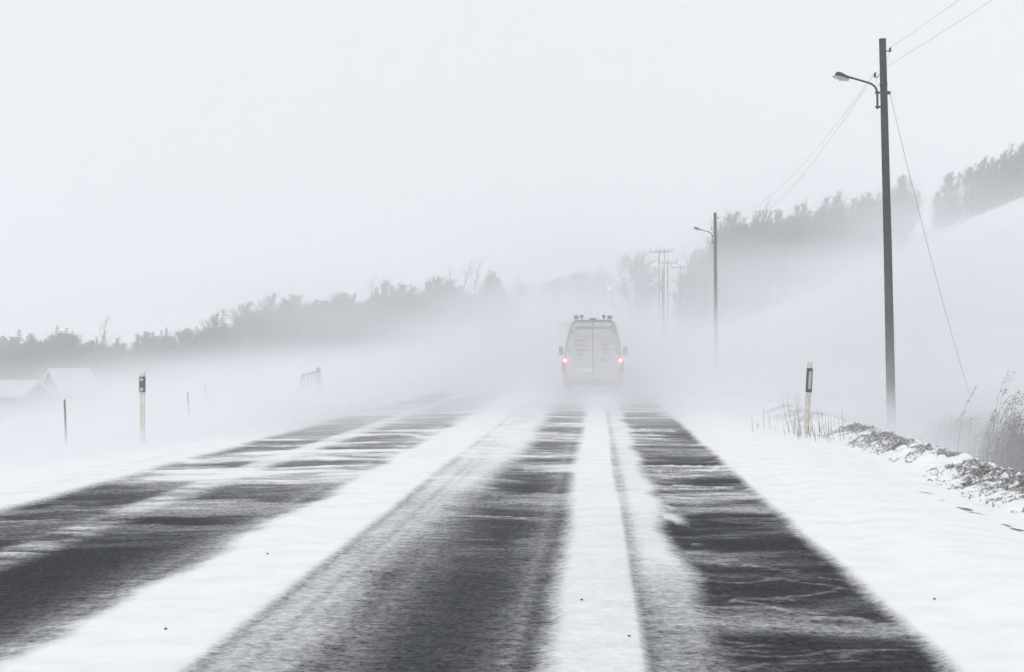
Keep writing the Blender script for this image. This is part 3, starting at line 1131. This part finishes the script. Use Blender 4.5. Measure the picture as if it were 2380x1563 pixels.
def van():
    t = thing('van', (-0.10, 47.5, 0), 0.0, 'high-roofed white service van seen from behind with both tail lights lit', 'van')
    prof = section(.99, .38, 2.55, .25)
    ring = [(-a, z) for a, z in prof] + [(a, z) for a, z in reversed(prof)]

    def rr(y, sx=1.0, zt=None, zb=None):
        out = []
        for a, z in ring:
            zz = z
            if zt is not None and z > zt:
                zz = zt + (z - zt) * .03
            out.append((a * sx, y, zz))
        return out
    rings = [rr(0.0, .985), rr(.05, 1.0), rr(4.0), rr(4.3, .99), rr(4.75, .97, 1.75), rr(5.2, .95, 1.2), rr(5.6, .92, 1.02), rr(5.85, .80, .85)]
    for p_ in (rings[3],):
        pass
    MB().loft(rings).obj('body', M_VAN, t, False, .03)
    # rear doors, each a raised leaf inside a dark seal
    def leaf(sg):
        lp = [(.018, .55), (.90, .55), (.915, .95), (.90, 1.3), (.86, 1.6), (.80, 1.95), (.715, 2.25), (.66, 2.40), (.60, 2.455), (.018, 2.475)]
        return [(sg * a, z) for a, z in lp]
    seal = [(a, z) for a, z in [(0, .52), (.925, .52), (.94, .95), (.925, 1.3), (.885, 1.6), (.825, 1.95), (.74, 2.26), (.685, 2.42), (.615, 2.485), (0, 2.50)]]
    sp = seal + [(-a, z) for a, z in reversed(seal)]
    MB().prism(sp, -.012, .02).obj('door_seal', M_SEAM, t)
    doors = []
    for sg in (-1, 1):
        d = MB().prism(leaf(sg), -.035, .0).obj('rear_door', M_VAN, t)
        doors.append(d)
        # pressed window frame and panel lines
        for (z, x1, x2) in ((2.00, .10, .74), (1.27, .08, .85)):
            MB().box((sg * (x1 + x2) / 2, -.038, z), (x2 - x1, .010, .010)).obj('panel_line', M_SEAM, d)
        for z in (.75, 1.5, 2.15):
            MB().box((sg * (.90 - .11 * (z > 1.4) - .12 * (z > 2)), -.045, z), (.05, .03, .11)).obj('hinge', M_VANDARK, d)
        MB().box((sg * .98, -.025, .99), (.10, .05, .44)).obj('tail_light_housing', M_TAILOFF, t)
        MB().lathe([(.045, 0), (.045, .02), (.03, .035)], (sg * .925 if sg > 0 else -.935, -.050, 1.195), Matrix.Rotation(PI / 2, 3, 'X'), 18).obj('tail_light', M_TAIL, t)
        # mirrors on arms at the front doors
        mr = MB().box((sg * 1.16, 4.1, 1.50), (.17, .12, .31)).obj('mirror', M_VANDARK, t, False, .03)
        MB().tube([(sg * .95, 4.15, 1.42), (sg * 1.10, 4.12, 1.42)], .025, 6).obj('mirror_arm', M_VANDARK, mr)
        MB().box((sg * 1.0, .75, .50), (.02, .5, .35)).obj('mud_flap', M_VANDARK, t)
    MB().box((0.06, -.055, 1.12), (.12, .04, .05)).obj('door_handle', M_VANDARK, doors[1])
    MB().box((-.28, -.045, .88), (.52, .012, .11)).obj('number_plate', M_PLATE, t)
    MB().box((0, -.10, .44), (1.92, .20, .20)).obj('rear_bumper', M_VANDARK, t, False, .03)
    MB().box((0, .02, 2.575), (.22, .10, .075)).obj('brake_light', M_VANDARK, t, False, .015)
    MB().box((0, -.02, 2.535), (1.24, .03, .028)).obj('roof_gutter', M_SEAM, t)
    for s, kind in ((-.58, 0), (-.385, 1), (.37, 1), (.575, 0)):
        MB().tube([(s, 1.2, 2.50), (s, 1.2, 2.62)], .018, 6).obj('lamp_foot', M_VANDARK, t)
        if kind:
            MB().lathe([(.05, 0), (.065, .03), (.065, .09), (.045, .12)], (s, 1.28, 2.685), Matrix.Rotation(PI / 2, 3, 'X'), 14).obj('beacon', M_VANDARK, t)
        else:
            MB().box((s, 1.2, 2.66), (.17, .10, .12)).obj('work_lamp', M_VANDARK, t, False, .015)
    MB().tube([(-.66, 1.2, 2.49), (-.60, 1.2, 2.55), (.60, 1.2, 2.55), (.66, 1.2, 2.49)], .018, 8).obj('roof_bar', M_VANDARK, t)
    MB().tube([(-.90, 3.6, 2.42), (-.915, 3.55, 2.62)], .007, 5).obj('aerial', M_VANDARK, t)
    for x in (-.86, .86):
        for y in (.95, 4.75):
            wheel(t, x, y)
    # side windows of the cab and windscreen
    for sg in (-1, 1):
        MB().box((sg * .935, 3.75, 1.62), (.05, .95, .48), Matrix.Rotation(sg * -.12, 3, 'Y')).obj('side_window', M_GLASS, t)
    MB().box((0, 4.62, 1.62), (1.5, .03, .62), Matrix.Rotation(-.62, 3, 'X')).obj('windscreen', M_GLASS, t)

    # lettering
    def text(s, x, z, size, shear=0.0, name='lettering', parent=t, align='CENTER', bold=.004):
        cu = bpy.data.curves.new('lettering', 'FONT')
        cu.body = s
        cu.size = size
        cu.shear = shear
        cu.align_x = align
        cu.extrude = .002
        cu.offset = bold
        o = bpy.data.objects.new('tmp', cu)
        COL.objects.link(o)
        bpy.context.view_layer.update()
        me = bpy.data.meshes.new_from_object(o)
        bpy.data.objects.remove(o)
        me.materials.clear()
        me.materials.append(M_INK)
        ob = bpy.data.objects.new(name, me)
        COL.objects.link(ob)
        ob.parent = parent
        ob.location = (x, -.041, z)
        ob.rotation_euler = (PI / 2, 0, 0)
        return ob
    text('avloppsservice ab', 0.04, 2.245, .175, .35, bold=.006)
    for i, s in enumerate(('SUGNING', 'SPOLNING', 'FILMNING', 'RELINING')):
        text(s, -.42, 1.82 - .155 * i, .10 if i < 2 else .085, parent=t)
    for i, s in enumerate(('JOUR', 'DYGNET', 'RUNT')):
        text(s, .42, 1.70 - .15 * i, .085, .2)
    MB().box((.42, -.040, 1.835), (.62, .008, .014)).obj('rule_line', M_INK, t)
    MB().lathe([(.075, 0), (.075, .006)], (.33, -.036, 1.20), Matrix.Rotation(PI / 2, 3, 'X'), 16).obj('emblem', M_INK, t)
    return t


van()


def truck():
    y = 92.0
    t = thing('box_truck', (-1.12, y, 0), 0.03, 'pale box truck mostly hidden ahead of the white van', 'truck')
    MB().box((0, 3.6, 2.05), (2.5, 7.2, 2.45)).obj('cargo_box', M_TRUCK, t, False, .03)
    MB().box((0, -.02, 2.05), (2.3, .04, 2.25)).obj('rear_door', M_VAN, t)
    MB().box((0, 4.4, .72), (.9, 8.8, .22)).obj('chassis', M_VANDARK, t)
    MB().loft([[(-1.15, 7.4, .6), (1.15, 7.4, .6), (1.15, 7.4, 2.8), (-1.15, 7.4, 2.8)], [(-1.15, 8.9, .6), (1.15, 8.9, .6), (1.15, 8.8, 1.6), (-1.15, 8.8, 1.6)],
               [(-1.1, 9.0, .6), (1.1, 9.0, .6), (1.1, 9.0, 1.4), (-1.1, 9.0, 1.4)]]).obj('cab', M_TRUCK, t)
    MB().box((0, -.1, .62), (2.4, .15, .18)).obj('rear_bumper', M_VANDARK, t)
    for x in (-1.02, 1.02):
        MB().box((x * 1.05, -.2, .85), (.2, .05, .14)).obj('tail_light', M_TAILOFF, t)
        for yy in (1.9, 7.9):
            wheel(t, x, yy, .48, .28)


truck()


# ------------------------------------------------------------------ vegetation meshes
def bare_tree_mesh(H, seed, spread=0.32, lean=0.10, dens=1.0, start=0.22, tw=1.0, mat=None, fork=False, up0=.55, up1=1.3, rnd_top=False):
    """trunk mesh and twig mesh of a leafless, wind-bent tree of height H"""
    rnd = random.Random(seed)
    trunk, crown = MB(), MB()

    def bend(z):
        return lean * H * (max(z, 0) / H) ** 1.8
    stems = [0.0] if not fork else [-.5, .1, .6]
    for s0 in stems:
        pts = []
        K = 9
        hh = H * (1 if not fork else rnd.uniform(.8, 1))
        wig = [rnd.uniform(-.12, .12) for _ in range(K + 1)]
        for k in range(K + 1):
            f = k / K
            z = -0.4 + (hh + .4) * f
            pts.append(Vector((s0 * f * H * .16 + bend(z) + wig[k] * f * 1.2, wig[(k * 3) % K] * f, z)))
        trunk.tube(pts, [max(.012, (.011 * H + .03) * (1 - k / K) ** .8 / (1.3 if fork else 1)) for k in range(K + 1)], 6)

        def pos(f):
            q = f * K
            i = min(int(q), K - 1)
            return pts[i].lerp(pts[i + 1], q - i)
        nb = int(34 * dens)
        for b in range(nb):
            f = start + (0.98 - start) * (b + rnd.random()) / nb
            p0 = pos(f)
            an = rnd.uniform(0, 2 * PI)
            shape = math.sin(min(1, (f - start * .6) / (1 - start * .6)) * PI * .92) ** .8
            if not rnd_top:
                shape = shape * (1 - f) ** .45 * 1.25
            L = H * spread * (shape * .9 + .12) * rnd.uniform(.6, 1.15)
            up = rnd.uniform(up0, up1) * (1 + 1.6 * max(0, f - .55))
            d = Vector((math.cos(an), math.sin(an), up)).normalized()
            wind = Vector((.35, 0, .1))
            bp = [p0]
            for k in range(3):
                dd = (d + wind * (k * .35) + Vector((rnd.uniform(-.2, .2), rnd.uniform(-.2, .2), rnd.uniform(-.1, .25)))).normalized()
                bp.append(bp[-1] + dd * L / 3)
            r0 = .020 * tw + .0016 * H
            crown.tube(bp, [r0, r0 * .75, r0 * .5, r0 * .25], 3, False)
            for s in range(int(7 * dens) + 1):
                g = rnd.uniform(.15, 1)
                q = g * 3
                i = min(int(q), 2)
                p1 = bp[i].lerp(bp[i + 1], q - i)
                d1 = ((bp[i + 1] - bp[i]).normalized() + Vector((rnd.uniform(-.9, .9), rnd.uniform(-.9, .9), rnd.uniform(-.3, .9))) + wind * .5).normalized()
                L1 = L * rnd.uniform(.25, .5)
                p2 = p1 + d1 * L1 * .5
                p3 = p2 + (d1 + Vector((.15, 0, .2))).normalized() * L1 * .5
                crown.tube([p1, p2, p3], [.013 * tw, .010 * tw, .006 * tw], 3, False)
                for w in range(4):
                    e = p1.lerp(p3, rnd.uniform(.2, 1))
                    d2 = (d1 + Vector((rnd.uniform(-.8, .8), rnd.uniform(-.8, .8), rnd.uniform(-.2, .7)))).normalized()
                    crown.tube([e, e + d2 * L1 * rnd.uniform(.35, .7)], [.009 * tw, .004 * tw], 3, False)
    return trunk.mesh('trunk', M_BARK, True), crown.mesh('crown', mat or M_TWIG)


def spruce_mesh(H, seed, w=0.20):
    rnd = random.Random(seed)
    trunk, crown = MB(), MB()
    trunk.tube([(0, 0, -.4), (0, 0, H * .5), (0.05, 0, H)], [.012 * H + .03, .008 * H, .01], 6)
    z = H * .08
    while z < H * .985:
        f = z / H
        R = H * w * (1 - f) ** .85 + .12
        nb = max(5, int(14 * (1 - f) + 5))
        for k in range(nb):
            an = rnd.uniform(0, 2 * PI)
            L = R * rnd.uniform(.7, 1.15)
            dx, dy = math.cos(an), math.sin(an)
            droop = .35 * L
            base = Vector((0, 0, z))
            a = base + Vector((dx * L * .5, dy * L * .5, -droop * .4))
            e = base + Vector((dx * L + .06 * L, dy * L, -droop * .6 + .12 * L))
            side = Vector((-dy, dx, 0))
            # needle sprays hanging off the bough
            for j in range(7):
                g = (j + .6) / 7.3
                c = base.lerp(a, g * 2) if g < .5 else a.lerp(e, g * 2 - 1)
                ww = (.16 + .24 * L * (1 - g * .5)) * rnd.uniform(.7, 1.2)
                n = len(crown.v)
                crown.v += [tuple(c), tuple(c + side * ww + Vector((dx, dy, 0)) * .2 * L + Vector((0, 0, -.10 - .12 * rnd.random()))),
                            tuple(c + Vector((dx, dy, 0)) * .24 * L + Vector((0, 0, -.05))),
                            tuple(c - side * ww + Vector((dx, dy, 0)) * .2 * L + Vector((0, 0, -.10 - .12 * rnd.random())))]
                crown.f += [(n, n + 1, n + 2), (n, n + 2, n + 3)]
                n = len(crown.v)
                crown.v += [tuple(c + side * .04), tuple(c - side * .04), tuple(c + Vector((dx * .1, dy * .1, -.22 - .1 * rnd.random())))]
                crown.f += [(n, n + 1, n + 2)]
        z += H * .028 + .10 * rnd.random()
    return trunk.mesh('trunk', M_BARK, True), crown.mesh('crown', M_NEEDLE)


VAR = {
    'bare': [bare_tree_mesh(12, s, .23, .12, 1.5, .10, 1.2, None, False, .8, 1.9) for s in range(5)],
    'bushy': [bare_tree_mesh(11, 20 + s, .30, .06, 2.0, .06, 1.5, None, False, .6, 1.5) for s in range(4)],
    'airy': [bare_tree_mesh(14, 40 + s, .22, .10, .62, .35, .8, M_BIRCHTWIG) for s in range(3)],
    'fork': [bare_tree_mesh(12, 60 + s, .26, .10, 1.1, .15, 1.2, None, True, .8, 1.8) for s in range(2)],
    'round': [bare_tree_mesh(11, 90 + s, .34, .03, 2.0, .08, 1.5, None, False, .5, 1.3, True) for s in range(2)],
    'spruce': [spruce_mesh(13, 80 + s) for s in range(4)],
}
REFH = {'round': 11, 'bare': 12, 'bushy': 11, 'airy': 14, 'fork': 12, 'spruce': 13}
PROTO = {}
CNT = [0]


def plant(kind, px, ptop, y, label, group=None, wide=1.0, name=None, cat='tree'):
    top = at(px, ptop, y)
    g = gz(top.x, y) - .1
    H = max(2.0, top.z - g)
    CNT[0] += 1
    i = (CNT[0] * 7) % len(VAR[kind])
    nm = name or {'round': 'leafless_tree', 'bare': 'leafless_tree', 'bushy': 'leafless_tree', 'airy': 'birch_tree', 'fork': 'leafless_tree', 'spruce': 'spruce_tree'}[kind]
    sc = H / REFH[kind]
    t = thing(nm, (top.x - (0 if kind == 'spruce' else .08 * H), y, g), random.uniform(-.35, .35), label, cat, group)
    s2 = sc * wide * random.uniform(.9, 1.15)
    t.scale = (s2, s2, sc)
    for me, n in zip(VAR[kind][i], ('trunk', 'crown')):
        o = bpy.data.objects.new(n, me)
        COL.objects.link(o)
        o.parent = t
    return t


def skyline(tab, px):
    xs = [a for a, _ in tab]
    ys = [b for _, b in tab]
    return float(np.interp(px, xs, ys))


LEFT = [(-60, 762), (0, 762), (40, 764), (70, 775), (90, 786), (130, 768), (165, 764), (190, 790), (240, 775), (300, 785), (330, 762), (380, 765),
        (430, 752), (470, 748), (510, 742), (560, 722), (600, 706), (640, 694), (700, 696), (760, 690), (800, 688), (860, 676), (900, 668), (930, 662),
        (965, 680), (1000, 660), (1050, 650), (1075, 668), (1100, 682), (1140, 655), (1180, 678), (1200, 690)]


def seg(px):
    for a, b in ((60, 'at the left edge of the photo'), (200, 'behind the small snowy house'), (330, 'between the house and the left marker post'),
                 (520, 'above the thin stakes'), (690, 'left of the slatted rack'), (860, 'behind and right of the slatted rack'),
                 (1030, 'left of the tall pale birches'), (9999, 'at the right end of the wood')):
        if px < a:
            return b


def seg_r(px):
    for a, b in ((1665, 'behind the second lamp pole'), (1790, 'just right of the second lamp pole'), (1920, 'in the middle of it'),
                 (2050, 'left of the nearest pole'), (9999, 'right of the nearest pole')):
        if px < a:
            return b


rnd = random.Random(3)
LW = 'trees of the wood left of the road'
# skyline row
px = -40.0
while px < 1190:
    ysky = skyline(LEFT, px)
    yy = 205 + rnd.uniform(-8, 10)
    if px < 500:
        kind = 'spruce' if rnd.random() < .85 else 'bare'
    else:
        kind = rnd.choice(['bushy', 'bushy', 'bare', 'bare', 'fork', 'spruce'] if px < 800 else ['bushy', 'bare', 'bushy', 'fork'])
    lab = ('dark spruce top' if kind == 'spruce' else 'grey leafless treetop') + ' on the left skyline, ' + seg(px)
    plant(kind, px, ysky + rnd.choice([-9, -4, 0, 4, 9, 15, 22]) + rnd.uniform(-4, 4), yy, lab, LW if kind != 'spruce' else 'spruces of the wood left of the road', rnd.uniform(.8, 1.35) if kind != 'spruce' else 1.1)
    px += rnd.uniform(13, 19)
# lower row in front
px = -40.0
while px < 1180:
    ysky = skyline(LEFT, px)
    kind = rnd.choice(['bushy', 'bushy', 'spruce' if px < 600 else 'bare'])
    lab = ('lower dark spruce' if kind == 'spruce' else 'lower grey leafless tree') + ' of the left wood, ' + seg(px)
    plant(kind, px, ysky + rnd.uniform(12, 30), 192 + rnd.uniform(-5, 5), lab, LW if kind != 'spruce' else 'spruces of the wood left of the road', 1.5)
    px += rnd.uniform(15, 22)
# marked individuals on the left skyline
plant('airy', 243, 733, 214, 'tall round-topped birch rising above the left spruces')
plant('spruce', 133, 750, 200, 'pointed spruce standing proud left of the small house roof')
plant('spruce', 517, 716, 206, 'slim spruce tip where the left wood begins to rise')
plant('airy', 868, 640, 240, 'pale round birch behind the middle of the left wood')
plant('airy', 1045, 626, 222, 'slender birch left of the tallest pale birches')
plant('airy', 1082, 606, 232, 'tallest pale airy birch of the left wood, left one of two', None, 1.2)
plant('airy', 1108, 600, 236, 'tallest pale airy birch of the left wood, right one of two', None, 1.2)
plant('bushy', 1146, 638, 214, 'dense dark rounded tree near the right end of the left wood', None, 1.2)
plant('bushy', 1015, 648, 208, 'dense dark tree left of the pale birches', None, 1.1)
plant('airy', 1207, 618, 300, 'thin lone birch above the pale gap in the far wood', None, .8)

MID = [(1190, 668), (1215, 662), (1250, 668), (1280, 652), (1320, 640), (1345, 630), (1372, 640), (1392, 626), (1412, 645), (1440, 646), (1458, 660)]
px = 1192.0
while px < 1455:
    plant(rnd.choice(['bushy', 'bare', 'bushy']), px, skyline(MID, px) + rnd.uniform(-3, 6), 330 + rnd.uniform(-12, 12),
          'very faint tree on the distant rise beyond the road', 'faint trees on the distant rise beyond the road', 1.5)
    px += rnd.uniform(9, 13)
plant('round', 1487, 622, 172, 'lone dark oval tree right of the van, beside the far power poles', None, 1.0)
plant('bare', 1506, 640, 176, 'thinner tree close behind the lone dark oval tree', None, .8)

RIGHT = [(1590, 628), (1612, 600), (1635, 575), (1650, 560), (1680, 530), (1700, 512), (1715, 497), (1735, 492), (1760, 492), (1790, 498), (1810, 496), (1830, 484),
         (1860, 474), (1880, 490), (1900, 472), (1930, 462), (1950, 460), (1975, 472), (2000, 452), (2025, 438), (2045, 455), (2070, 440), (2090, 420), (2112, 418), (2128, 440), (2136, 470)]
RG = 'trees of the wood on the right hillside'
px = 1590.0
while px < 2138:
    yy = 176 + rnd.uniform(-5, 7)
    plant(rnd.choice(['bare', 'bushy', 'bare', 'fork']), px, skyline(RIGHT, px) + rnd.choice([-10, -4, 2, 8, 16]) + rnd.uniform(-4, 4), yy,
          'wind-bent treetop of the right hillside wood, ' + seg_r(px), RG, 1.1)
    px += rnd.uniform(11, 16)
px = 1600.0
while px < 2125:
    plant('bushy', px, skyline(RIGHT, px) + rnd.uniform(22, 42), 164 + rnd.uniform(-4, 4),
          'lower leafless tree of the right hillside wood, ' + seg_r(px), RG, 1.4)
    px += rnd.uniform(20, 28)
plant('airy', 1690, 492, 168, 'thin airy tree just right of the second lamp pole')
plant('airy', 1780, 468, 172, 'tall thin tree sticking out above the right hillside wood')
plant('airy', 1868, 462, 174, 'thin tree tip above the middle of the right hillside wood')
plant('bushy', 2104, 414, 176, 'large rounded tree at the right end of the hillside wood, right of the nearest pole', None, 1.1)

UR = [(2178, 462), (2190, 420), (2205, 405), (2222, 398), (2236, 408)]
for px_, kind in ((2183, 'bushy'), (2197, 'bare'), (2212, 'bushy'), (2226, 'bare')):
    plant(kind, px_, skyline(UR, px_) + rnd.uniform(-2, 6), 182 + rnd.uniform(-3, 3), 'faint leafless tree in the small clump on the snow slope crest',
          'small clump of trees on the snow slope crest', 1.15)
UR2 = [(2255, 392), (2275, 374), (2300, 358), (2315, 372), (2335, 345), (2350, 333), (2368, 356), (2385, 322), (2440, 310)]
px = 2256.0
while px < 2440:
    plant(rnd.choice(['bare', 'bushy', 'fork', 'bare']), px, skyline(UR2, px) + rnd.uniform(-4, 8), 178 + rnd.uniform(-4, 4),
          'leafless tree of the tall grove on the slope crest at the right edge', 'tall grove on the slope crest at the right edge', 1.05)
    px += rnd.uniform(9, 13)



px = 2176.0
while px < 2440:
    if px < 2240 or px > 2250:
        tab = UR if px < 2245 else UR2
        q = at(px, skyline(tab, px), 175)
        gg = gz(q.x, 175)
        hh = (q.z - gg) * rnd.uniform(.35, .6)
        py_ = 810 - (gg + hh - CAM_H) * FPX / 175
        plant('bushy', px, py_, 175 + rnd.uniform(-1.5, 3), 'low scrub at the foot of the grove on the slope crest, right edge', 'low scrub under the groves on the slope crest', 2.2, 'scrub', 'bush')
    px += rnd.uniform(9, 13)


# ------------------------------------------------------------------ thickets and grass near the road on the right
def shrub(px, ptop, y, R, n, label, seed):
    rd = random.Random(seed)
    top = at(px, ptop, y)
    g = gz(top.x, y)
    H = max(.5, top.z - g)
    t = thing('shrub', (top.x, y, g), 0, label, 'shrub')
    stems, tw = MB(), MB()
    for k in range(n):
        a = rd.uniform(0, 2 * PI)
        r = R * rd.random() ** .6
        b0 = Vector((math.cos(a) * r * .6, math.sin(a) * r * .6, -.1))
        L = H * rd.uniform(.3, .8) * (1.1 - .35 * r / R) if rd.random() < .93 else H * rd.uniform(.6, .9)
        e = b0 + Vector((rd.uniform(-.25, .45) * L + .12 * L, rd.uniform(-.3, .3) * L, L))
        m = b0.lerp(e, .5) + Vector((-.05, 0, .06))
        stems.tube([b0, m, e], [.010, .007, .003], 3, False)
        for j in range(11):
            q = rd.uniform(.2, 1)
            c = b0.lerp(m, q * 2) if q < .5 else m.lerp(e, q * 2 - 1)
            d = Vector((rd.uniform(-1, 1) + .3, rd.uniform(-1, 1), rd.uniform(-.2, 1))).normalized() * rd.uniform(.08, .28)
            tw.tube([c, c + d * .5, c + d + Vector((.03, 0, 0))], [.005, .004, .002], 3, False)
    stems.obj('stem', M_BUSH, t)
    tw.obj('twigs', M_BUSH, t)
    return t


shrub(2392, 880, 25.5, 1.3, 170, 'dense dark leafless shrub at the right edge beyond the earth ridge', 5)
shrub(2328, 915, 27.5, 1.2, 120, 'brownish leafless shrub where the guy wire meets the ground', 6)
shrub(2262, 925, 31, 1.3, 130, 'low thin shrub fading into blown snow left of the dense shrub', 7)
shrub(2190, 950, 33, 1.3, 70, 'lowest faintest shrub, nearest to the foot of the nearest pole', 8)
shrub(2460, 850, 24, 1.3, 150, 'shrub partly cut by the right picture edge', 9)


def tall_grass(px, ptop, y, n, label, seed, spreadx=.5, plume=True):
    rd = random.Random(seed)
    top = at(px, ptop, y)
    g = gz(top.x, y)
    H = max(.4, top.z - g)
    t = thing('tall_grass', (top.x - .1 * H, y, g), 0, label, 'grass')
    st, pl = MB(), MB()
    for k in range(n):
        b0 = Vector((rd.uniform(-spreadx, spreadx), rd.uniform(-.4, .4), -.1))
        L = H * rd.uniform(.6, 1.0)
        be = rd.uniform(.08, .2)
        pts = [b0, b0 + Vector((be * .2 * L, 0, L * .45)), b0 + Vector((be * .6 * L, 0, L * .8)), b0 + Vector((be * 1.3 * L, 0, L))]
        st.tube(pts, [.004, .003, .0025, .0015], 3, False)
        if plume:
            for j in range(9):
                q = rd.random()
                c = pts[2].lerp(pts[3], q)
                pl.tube([c, c + Vector((rd.uniform(.0, .07), rd.uniform(-.03, .03), rd.uniform(-.05, .05)))], [.006, .002], 3, False)
    st.obj('stem', M_STEM, t)
    if plume:
        pl.obj('seed_head', M_GRASS, t)
    return t


tall_grass(2290, 866, 25, 9, 'tall dry reed grass rising over the dark shrub at the right', 15, .45)
tall_grass(2352, 846, 25, 11, 'taller dry reed grass with seed heads close to the right edge', 16, .35)


def stems_at_post():
    rd = random.Random(21)
    b = at(1873, 992, 27.7)
    g = gz(b.x, 27.7)
    t = thing('dry_weeds', (b.x, 27.6, g), 0, 'thin dry weed stalks round the foot of the leaning marker post', 'weeds')
    st = MB()
    for k in range(48):
        x0 = rd.gauss(-.05, .34)
        y0 = rd.uniform(-2.2, .6)
        b0 = Vector((x0, y0, gz(b.x + x0, 27.6 + y0) - g - .05))
        L = rd.uniform(.16, .5) if rd.random() < .8 else rd.uniform(.5, .85)
        lean = rd.uniform(-.22, .05)
        st.tube([b0, b0 + Vector((lean * L * .7, 0, L * .5)), b0 + Vector((lean * L, rd.uniform(-.03, .03), L))], [.005, .004, .0018], 4, False)
        for j in range(rd.choice([0, 0, 1, 3])):
            c = b0 + Vector((lean * L * .7, 0, L * rd.uniform(.3, .8)))
            st.tube([c, c + Vector((rd.uniform(-.05, .07), 0, rd.uniform(.02, .07)))], [.003, .001], 3, False)
    st.obj('stalks', M_STEM, t)


stems_at_post()


def tufts():
    """dark heather-like tufts and clods poking through the snow on the earth ridge"""
    rd = random.Random(33)
    mb = MB()
    ys_ = []
    for k in range(30000):
        y = 9 + 29 * rd.random() ** 1.25
        rc = 4.95 + 0.44 * (float(fbm(np.array([0.0]), np.array([y * .25]), 30, 3)[0]) - 0.5)
        x = rc - .20 + .34 * (rd.random() + rd.random() + rd.random() - 1.5) * 1.25
        if float(fbm(np.array([x * 1.3]), np.array([y * 1.0]), 40, 4, .6)[0]) < .40 + .20 * rd.random():
            continue
        ys_.append((x, y))
    A = np.array(ys_)
    Z = ground_z(A[:, 0], A[:, 1])
    rr = np.exp(-((A[:, 0] - 4.85) / .5) ** 2)
    Z = Z + rr * .26 * (fbm(A[:, 0] * 5, A[:, 1] * 5, 33, 4, .65) - .40)
    for (x, y), z in zip(ys_, Z):
        for j in range(3):
            a = rd.uniform(0, 2 * PI)
            L = rd.uniform(.012, .045)
            d = Vector((math.cos(a) * L * .8 + .012, math.sin(a) * L * .6, L * rd.uniform(.2, .9)))
            sd_ = Vector((-math.sin(a), math.cos(a), 0)) * rd.uniform(.005, .014)
            n = len(mb.v)
            p0 = Vector((x, y, z - .005))
            mb.v += [tuple(p0 - sd_), tuple(p0 + sd_), tuple(p0 + d + sd_ * .4), tuple(p0 + d - sd_ * .4)]
            mb.f += [(n, n + 1, n + 2, n + 3)]
    o = mb.obj('withered_turf', material('withered_turf', (0.13, 0.13, 0.125), 0.95, (9, (0.45, 0.45, 0.45), .22)))
    tag(o, 'dark withered turf poking through the snow along the right verge ridge', 'turf', kind='stuff')


tufts()

# a few crumbs of ice and grit on the white strips of the road
rd = random.Random(55)
for k, (px_, py_, lb) in enumerate((
        (622, 1300, 'dark crumb of ice on the middle of the white strip left of the lane'),
        (385, 1482, 'dark crumb of ice low on the white strip near the bottom left'),
        (862, 1340, 'dark crumb of ice on the slush beside the left wheel track'),
        (1352, 1402, 'small dark stone on the packed strip between the wheel tracks'),
        (1462, 1486, 'small dark stone near the bottom of the packed middle strip'),
        (2172, 1392, 'small dark stone on the snowy right shoulder'))):
    dn = CAM_H * FPX / (py_ - 810)
    q = at(px_, py_, dn)
    zz = gz(q.x, q.y) if q.x > 2.2 else .018
    bm = bmesh.new()
    bmesh.ops.create_icosphere(bm, subdivisions=2, radius=.009)
    for v in bm.verts:
        v.co *= 1 + rd.uniform(-.22, .22)
        v.co.z *= .6
    me = bpy.data.meshes.new('road_grit')
    bm.to_mesh(me)
    bm.free()
    me.materials.append(M_STEM)
    o = bpy.data.objects.new('stone', me)
    COL.objects.link(o)
    o.location = (q.x, q.y, zz + .008)
    tag(o, lb, 'stone')

# far lit lamp on the distant road
q = at(1414, 669, 300)
g = gz(q.x, 300)
t = thing('far_lamp', (q.x, 300, g), 0, 'tiny bright lamp on a post far up the road above the van', 'lamp')
hgt = max(3.0, q.z - g)
MB().tube([(0.3, 0, -.3), (0.3, 0, hgt + .1), (0, 0, hgt + .15)], .06, 8).obj('post', M_STEEL, t)
MB().lathe([(.01, -.05), (.035, -.03), (.04, .015), (.015, .05)], (0, 0, hgt), None, 12).obj('lamp_glass', M_LAMPON, t)
